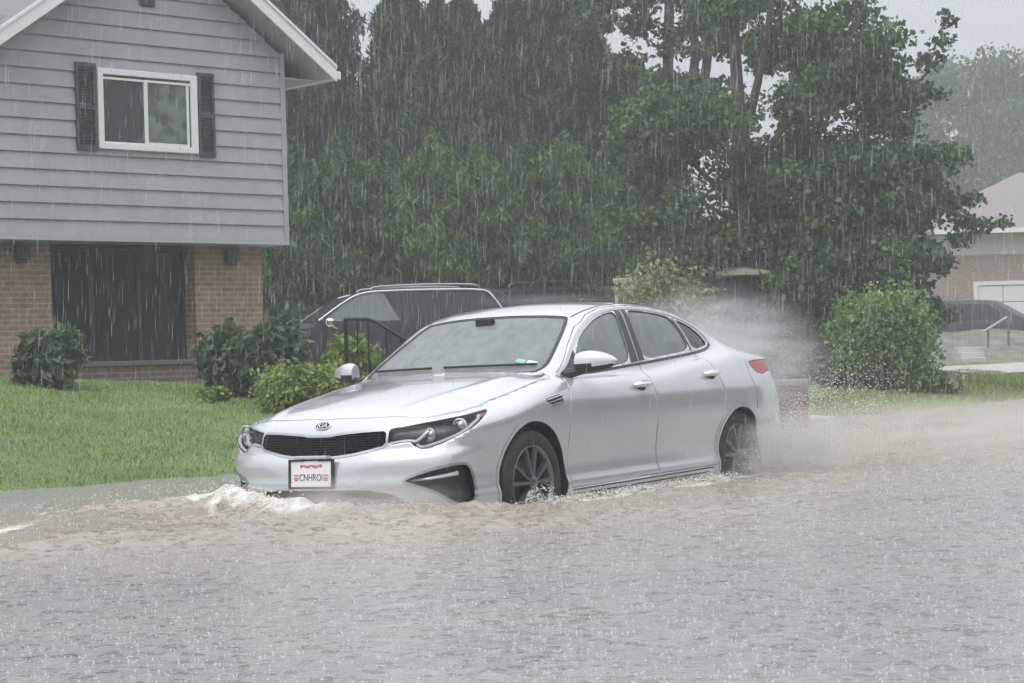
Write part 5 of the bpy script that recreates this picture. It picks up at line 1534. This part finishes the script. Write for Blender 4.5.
# crowns: short flared rings
mc = (P[:, 1] < 20) & (rng.uniform(size=len(P)) < .18); Pc = P[mc]; rc = dr[sel][mc]*.20; hc = rng.uniform(.002, .007, len(Pc)); K = 8; th = np.arange(K)*2*PI/K
lo_ = Pc[:, None] + np.stack([rc[:, None]*np.cos(th), rc[:, None]*np.sin(th), np.full((len(Pc), K), -.002)], -1)
hi_ = Pc[:, None] + np.stack([rc[:, None]*1.3*np.cos(th+.2), rc[:, None]*1.3*np.sin(th+.2), hc[:, None]*rng.uniform(.3, 1.2, (len(Pc), K))], -1)
Vc = np.concatenate([lo_, hi_], 1).reshape(-1, 3); c0_ = np.arange(len(Pc))[:, None, None]*2*K
q = np.array([[a, (a+1) % K, K+(a+1) % K] for a in range(K)] + [[a, K+(a+1) % K, K+a] for a in range(K)])
Fc = (c0_ + q[None]).reshape(-1, 3)
Vall = np.concatenate([Vj, Vc]); Fall = np.concatenate([Fj, Fc + len(Vj)])
tag(link_mesh('rain_splashes', np_mesh('rain_splashes', Vall, Fall, True), M_drop), kind='stuff')

# white water tossed up by the bumper and the wheels: clots and droplets
def clots(n, cen, spread, vel, size, seed):
    r = np.random.default_rng(seed)
    t = r.uniform(0, 1, n)
    p = np.array(cen) + r.normal(size=(n, 3))*np.array(spread) + t[:, None]*np.array(vel)
    return p, size*r.uniform(.4, 1.4, n)**1.6
def car_pt(p): return np.asarray(p) @ CAR_R.T + CAR_T
sets = []
rb_ = np.random.default_rng(9)
for (ox, oy, sgn_, n) in ((-3.05, 1.0, 1, 5200), (-3.05, -1.0, -1, 2600), (.25, 1.0, 1, 900)):      # drops flung off the tyres on ballistic arcs
    t = rb_.uniform(0, .55, n)**1.0; k_ = rb_.integers(0, 14, n)
    vb = -(2.4 + 1.5*np.sin(k_*2.1)) + rb_.normal(0, .35, n); vl = sgn_*(.7 + .6*np.sin(k_*1.3)) + rb_.normal(0, .22, n); vu = 2.2 + 1.1*np.cos(k_*1.7) + rb_.normal(0, .3, n)
    f_ = 1 if ox < -1 else .35
    p = np.stack([ox + vb*t*f_, oy + vl*t*f_, .25 + (vu*t*f_ - 4.9*t*t)], 1); p = p[p[:, 2] > .2]
    sets.append((car_pt(p), rb_.uniform(.0016, .0046, len(p))))
r = np.random.default_rng(4)
for (n, a, b, sp3, vel, size) in (
    (3200, (1.08, -.05, .25), (.62, -1.05, .22), (.06, .06, .03), (.16, -.14, .11), .0062),
    (2600, (.75, -.85, .22), (.3, -2.3, .20), (.06, .08, .018), (.0, -.1, .05), .0058),
    (1500, (1.10, .1, .27), (.88, .75, .24), (.04, .06, .015), (.08, .06, .05), .0045),
    (1000, (.35, .98, .20), (-.5, 1.0, .21), (.05, .035, .014), (-.05, .04, .04), .005),
    (1300, (-.6, 1.0, .21), (-2.4, 1.02, .21), (.06, .04, .010), (-.05, .04, .03), .0045),
    (1800, (-2.6, 1.0, .24), (-3.9, 1.0, .26), (.12, .10, .06), (-.45, .12, .22), .0035),
    (5200, (-3.5, .9, .3), (-5.6, .4, .25), (.22, .5, .10), (-.7, .0, .95), .0028),
    (2600, (-3.7, .0, .8), (-4.6, .2, .9), (.2, .45, .12), (-.5, .1, .45), .0028),
    (1500, (-2.7, 1.02, .25), (-3.5, 1.15, .3), (.14, .06, .10), (-.3, .12, .2), .003)):
    t = r.uniform(0, 1, n)[:, None]; u = r.uniform(0, 1, n)[:, None]**2
    p = np.array(a)*(1-t) + np.array(b)*t + r.normal(size=(n, 3))*np.array(sp3) + u*np.array(vel)
    sets.append((car_pt(p), size*r.uniform(.35, 1.5, n)*(1-.5*u[:, 0])))
P = np.concatenate([a for a, b in sets]); Sz = np.concatenate([b for a, b in sets])
bm = bmesh.new(); bmesh.ops.create_icosphere(bm, subdivisions=1, radius=1); iv = np.array([v.co[:] for v in bm.verts]); fi = np.array([[v.index for v in f.verts] for f in bm.faces]); bm.free()
jit = 1 + .25*r.normal(size=(len(P), len(iv), 1)); st3 = np.stack([r.uniform(.7, 1.8, len(P)), r.uniform(.7, 1.8, len(P)), r.uniform(.5, 1.1, len(P))], 1)
Vd = (P[:, None] + iv[None]*jit*(Sz[:, None]*st3)[:, None]).reshape(-1, 3); Fd = (np.arange(len(P))[:, None, None]*len(iv) + fi[None]).reshape(-1, 3)
M_foam = mat('white_water', (.76, .74, .70), .5)
tag(link_mesh('white_water', np_mesh('white_water', Vd, Fd, True), M_foam), kind='stuff')
# ------------------------------------------------------------------ falling rain: slim slivers of water in the air
nr_ = 26000
yr = 4.2 + (44-4.2)*rng.uniform(0, 1, nr_)**.62
xr = rng.uniform(-.285, .285, nr_)*yr
zlo, zhi = CAMZ - .19*yr, CAMZ + .20*yr
zr_ = zlo + (zhi-zlo)*rng.uniform(0, 1, nr_)
okr = zr_ > np.maximum(WZ, ground_z(xr, yr)) + .1
P = np.stack([xr, yr, zr_], 1)
cxr = (P - CAR_T) @ CAR_R
okr &= ~((np.abs(cxr[:, 1]) < 1.1) & (cxr[:, 0] < 1.2) & (cxr[:, 0] > -4.0) & (cxr[:, 2] < 1.55))
P = P[okr]; nr_ = len(P)
ln = rng.uniform(.05, .24, nr_)*np.clip(P[:, 1]/16, .35, 1.9); wd = rng.uniform(.0009, .0032, nr_)*np.clip(P[:, 1]/14, .4, 2.6)
dirv = np.stack([-.045 + rng.normal(0, .02, nr_), rng.normal(0, .02, nr_), -np.ones(nr_)], 1)
top_ = P - dirv*ln[:, None]/2; bot_ = P + dirv*ln[:, None]/2; mid_ = P + dirv*ln[:, None]*.2
ang = (0, 2*PI/3, 4*PI/3)
ringv = np.stack([mid_ + np.stack([np.cos(q)*wd, np.sin(q)*wd, np.zeros(nr_)], 1) for q in ang], 1)
Vr = np.concatenate([top_[:, None], ringv, bot_[:, None]], 1).reshape(-1, 3); b0 = np.arange(nr_)[:, None]*5
Fr = np.concatenate([b0 + np.array([f]) for f in ([0, 1, 2], [0, 2, 3], [0, 3, 1], [4, 2, 1], [4, 3, 2], [4, 1, 3])])
M_rain = mat('rain_drops', (.80, .82, .84), .15)
tr = N(M_rain, 'ShaderNodeBsdfTransparent'); tl2 = N(M_rain, 'ShaderNodeBsdfTranslucent'); tl2.inputs['Color'].default_value = (.9, .92, .94, 1)
m1 = N(M_rain, 'ShaderNodeMixShader'); m1.inputs['Fac'].default_value = .7; L(M_rain, bsdf(M_rain).outputs[0], m1.inputs[1]); L(M_rain, tl2.outputs[0], m1.inputs[2])
m2 = N(M_rain, 'ShaderNodeMixShader'); m2.inputs['Fac'].default_value = .17; grn = N(M_rain, 'ShaderNodeNewGeometry'); mrr = N(M_rain, 'ShaderNodeMapRange'); L(M_rain, grn.outputs['Random Per Island'], mrr.inputs['Value']); mrr.inputs['To Min'].default_value = .05; mrr.inputs['To Max'].default_value = .24; L(M_rain, mrr.outputs['Result'], m2.inputs['Fac']); L(M_rain, tr.outputs[0], m2.inputs[1]); L(M_rain, m1.outputs[0], m2.inputs[2])
L(M_rain, m2.outputs[0], M_rain.node_tree.nodes['Material Output'].inputs['Surface'])
tag(link_mesh('falling_rain', np_mesh('falling_rain', Vr, Fr, True), M_rain), kind='stuff')

# ------------------------------------------------------------------ mist: thick spray behind the wheels, thin splash haze on roof and ground
def mist(name, centre, radii, rot, dens, scale, seed, col=(.93, .94, .95)):
    bm = bmesh.new(); bmesh.ops.create_icosphere(bm, subdivisions=3, radius=1)
    me = bpy.data.meshes.new(name); bm.to_mesh(me); bm.free()
    m = bpy.data.materials.new(name + '_volume'); m.use_nodes = True; nt = m.node_tree
    nt.nodes.remove(nt.nodes['Principled BSDF'])
    v = N(m, 'ShaderNodeVolumePrincipled'); v.inputs['Color'].default_value = (*col, 1); v.inputs['Anisotropy'].default_value = .2
    tc = N(m, 'ShaderNodeTexCoord')
    ln_ = N(m, 'ShaderNodeVectorMath', operation='LENGTH'); L(m, tc.outputs['Object'], ln_.inputs[0])
    mr = N(m, 'ShaderNodeMapRange', interpolation_type='SMOOTHSTEP'); mr.inputs['From Min'].default_value = 1.0; mr.inputs['From Max'].default_value = .15; L(m, ln_.outputs['Value'], mr.inputs['Value'])
    nz_ = N(m, 'ShaderNodeTexNoise'); nz_.noise_dimensions = '4D'; nz_.inputs['W'].default_value = seed; nz_.inputs['Scale'].default_value = scale; nz_.inputs['Detail'].default_value = 6; nz_.inputs['Roughness'].default_value = .62; L(m, tc.outputs['Object'], nz_.inputs['Vector'])
    r2_ = N(m, 'ShaderNodeMapRange'); r2_.inputs['From Min'].default_value = .34; r2_.inputs['From Max'].default_value = .68; L(m, nz_.outputs['Fac'], r2_.inputs['Value'])
    mpn = N(m, 'ShaderNodeMapping'); mpn.inputs['Scale'].default_value = (1.0, 1.6, 2.2); mpn.inputs['Rotation'].default_value = (0, .5, .3)
    L(m, tc.outputs['Object'], mpn.inputs['Vector']); L(m, mpn.outputs['Vector'], nz_.inputs['Vector'])
    a = N(m, 'ShaderNodeMath', operation='MULTIPLY'); L(m, mr.outputs['Result'], a.inputs[0]); L(m, r2_.outputs['Result'], a.inputs[1])
    b = N(m, 'ShaderNodeMath', operation='MULTIPLY'); L(m, a.outputs[0], b.inputs[0]); b.inputs[1].default_value = dens
    L(m, b.outputs[0], v.inputs['Density']); L(m, v.outputs[0], nt.nodes['Material Output'].inputs['Volume'])
    try: m.volume_intersection_method = 'FAST'
    except Exception: pass
    o = link_mesh(name, me, m); o.location = centre; o.scale = radii; o.rotation_euler = (0, 0, rot); o['kind'] = 'stuff'
    return o
ca = math.atan2(CAR_R[1][0], CAR_R[0][0])
def cw(x, y, z): return tuple(car_pt((x, y, z)))
mist('spray', cw(-4.0, .1, .98), (1.15, 1.05, .74), ca, 3.2, 2.0, 1.0)
mist('spray', cw(-5.8, 1.3, .36), (3.3, 1.9, .36), ca, 1.0, 3.2, 2.0, (.93, .885, .83))
mist('spray', cw(-3.15, 1.15, .30), (.95, .46, .42), ca, 6.0, 2.0, 3.0, (.93, .92, .90))
mist('spray', cw(1.15, .45, .27), (.55, .80, .24), ca, 4.0, 2.2, 4.0, (.93, .92, .90))
mist('spray', cw(-1.6, .1, 1.50), (.9, .55, .06), ca, .35, 2.5, 5.0)

# the rainy air itself
HZ0, HZ1 = -1.2, 26.0
hb = MB(); hb.box2((-240, -50, HZ0), (290, 400, HZ1)); M_haze = bpy.data.materials.new('rain_haze'); M_haze.use_nodes = True
nt = M_haze.node_tree; nt.nodes.remove(nt.nodes['Principled BSDF'])
pv = N(M_haze, 'ShaderNodeVolumePrincipled'); pv.inputs['Density'].default_value = .0029; pv.inputs['Color'].default_value = (.94, .955, .965, 1); pv.inputs['Anisotropy'].default_value = .25
L(M_haze, pv.outputs[0], nt.nodes['Material Output'].inputs['Volume'])
tag(hb.build('haze', M_haze), kind='stuff')

# ------------------------------------------------------------------ overcast sky and a very soft sun
SUN_EL, SUN_ROT = math.radians(58), math.radians(205)
w = bpy.data.worlds.new('World'); scene.world = w; w.use_nodes = True
wt = w.node_tree; bg = wt.nodes['Background']
sk = wt.nodes.new('ShaderNodeTexSky'); sk.sky_type = 'NISHITA'; sk.sun_disc = False; sk.sun_elevation = SUN_EL; sk.sun_rotation = SUN_ROT
sk.air_density = 1.0; sk.dust_density = 5.0; sk.ozone_density = 1.0
hs = wt.nodes.new('ShaderNodeHueSaturation'); hs.inputs['Saturation'].default_value = .10; wt.links.new(sk.outputs[0], hs.inputs['Color'])
mxw = wt.nodes.new('ShaderNodeMix'); mxw.data_type = 'RGBA'; mxw.inputs['Factor'].default_value = .75
tcw = wt.nodes.new('ShaderNodeTexCoord'); sxw = wt.nodes.new('ShaderNodeSeparateXYZ'); wt.links.new(tcw.outputs['Generated'], sxw.inputs[0])
rw_ = wt.nodes.new('ShaderNodeValToRGB'); e = rw_.color_ramp.elements                      # overcast: darkest along the horizon, brightest overhead
e[0].position = 0.0; e[0].color = (.205, .214, .238, 1); e[1].position = 1.0; e[1].color = (1, 1, 1, 1)
k_ = e.new(.25); k_.color = (.38, .392, .418, 1); k_ = e.new(.6); k_.color = (.78, .79, .81, 1)
wt.links.new(sxw.outputs['Z'], rw_.inputs['Fac'])
gn_ = wt.nodes.new('ShaderNodeMix'); gn_.data_type = 'RGBA'; gn_.blend_type = 'MULTIPLY'; gn_.inputs['Factor'].default_value = 1
wt.links.new(rw_.outputs['Color'], gn_.inputs['A']); gn_.inputs['B'].default_value = (14.3, 14.6, 15.2, 1)
wt.links.new(hs.outputs[0], mxw.inputs['A']); wt.links.new(gn_.outputs['Result'], mxw.inputs['B'])
wt.links.new(mxw.outputs['Result'], bg.inputs['Color']); bg.inputs['Strength'].default_value = .10
sl = bpy.data.lights.new('sun', 'SUN'); sl.energy = .7; sl.angle = math.radians(40); sl.color = (1, .97, .93)
so = bpy.data.objects.new('sun', sl); COL.objects.link(so)
so.rotation_euler = (PI/2 - SUN_EL, 0, PI - SUN_ROT)

vs = scene.view_settings
vs.view_transform = 'Standard'; vs.look = 'None'; vs.gamma = 1; vs.exposure = 0.55; vs.use_curve_mapping = False
scene.render.engine = 'CYCLES'
cy = scene.cycles
cy.use_denoising = True
try: cy.denoiser = 'OPENIMAGEDENOISE'; cy.denoising_input_passes = 'RGB_ALBEDO_NORMAL'
except Exception: pass
cy.max_bounces = 8; cy.diffuse_bounces = 3; cy.glossy_bounces = 3; cy.transmission_bounces = 4; cy.transparent_max_bounces = 24; cy.volume_bounces = 1
cy.volume_step_rate = 1.5; cy.volume_max_steps = 128
cy.sample_clamp_indirect = 6
for o in list(bpy.data.materials):
    if o.users == 0: bpy.data.materials.remove(o)
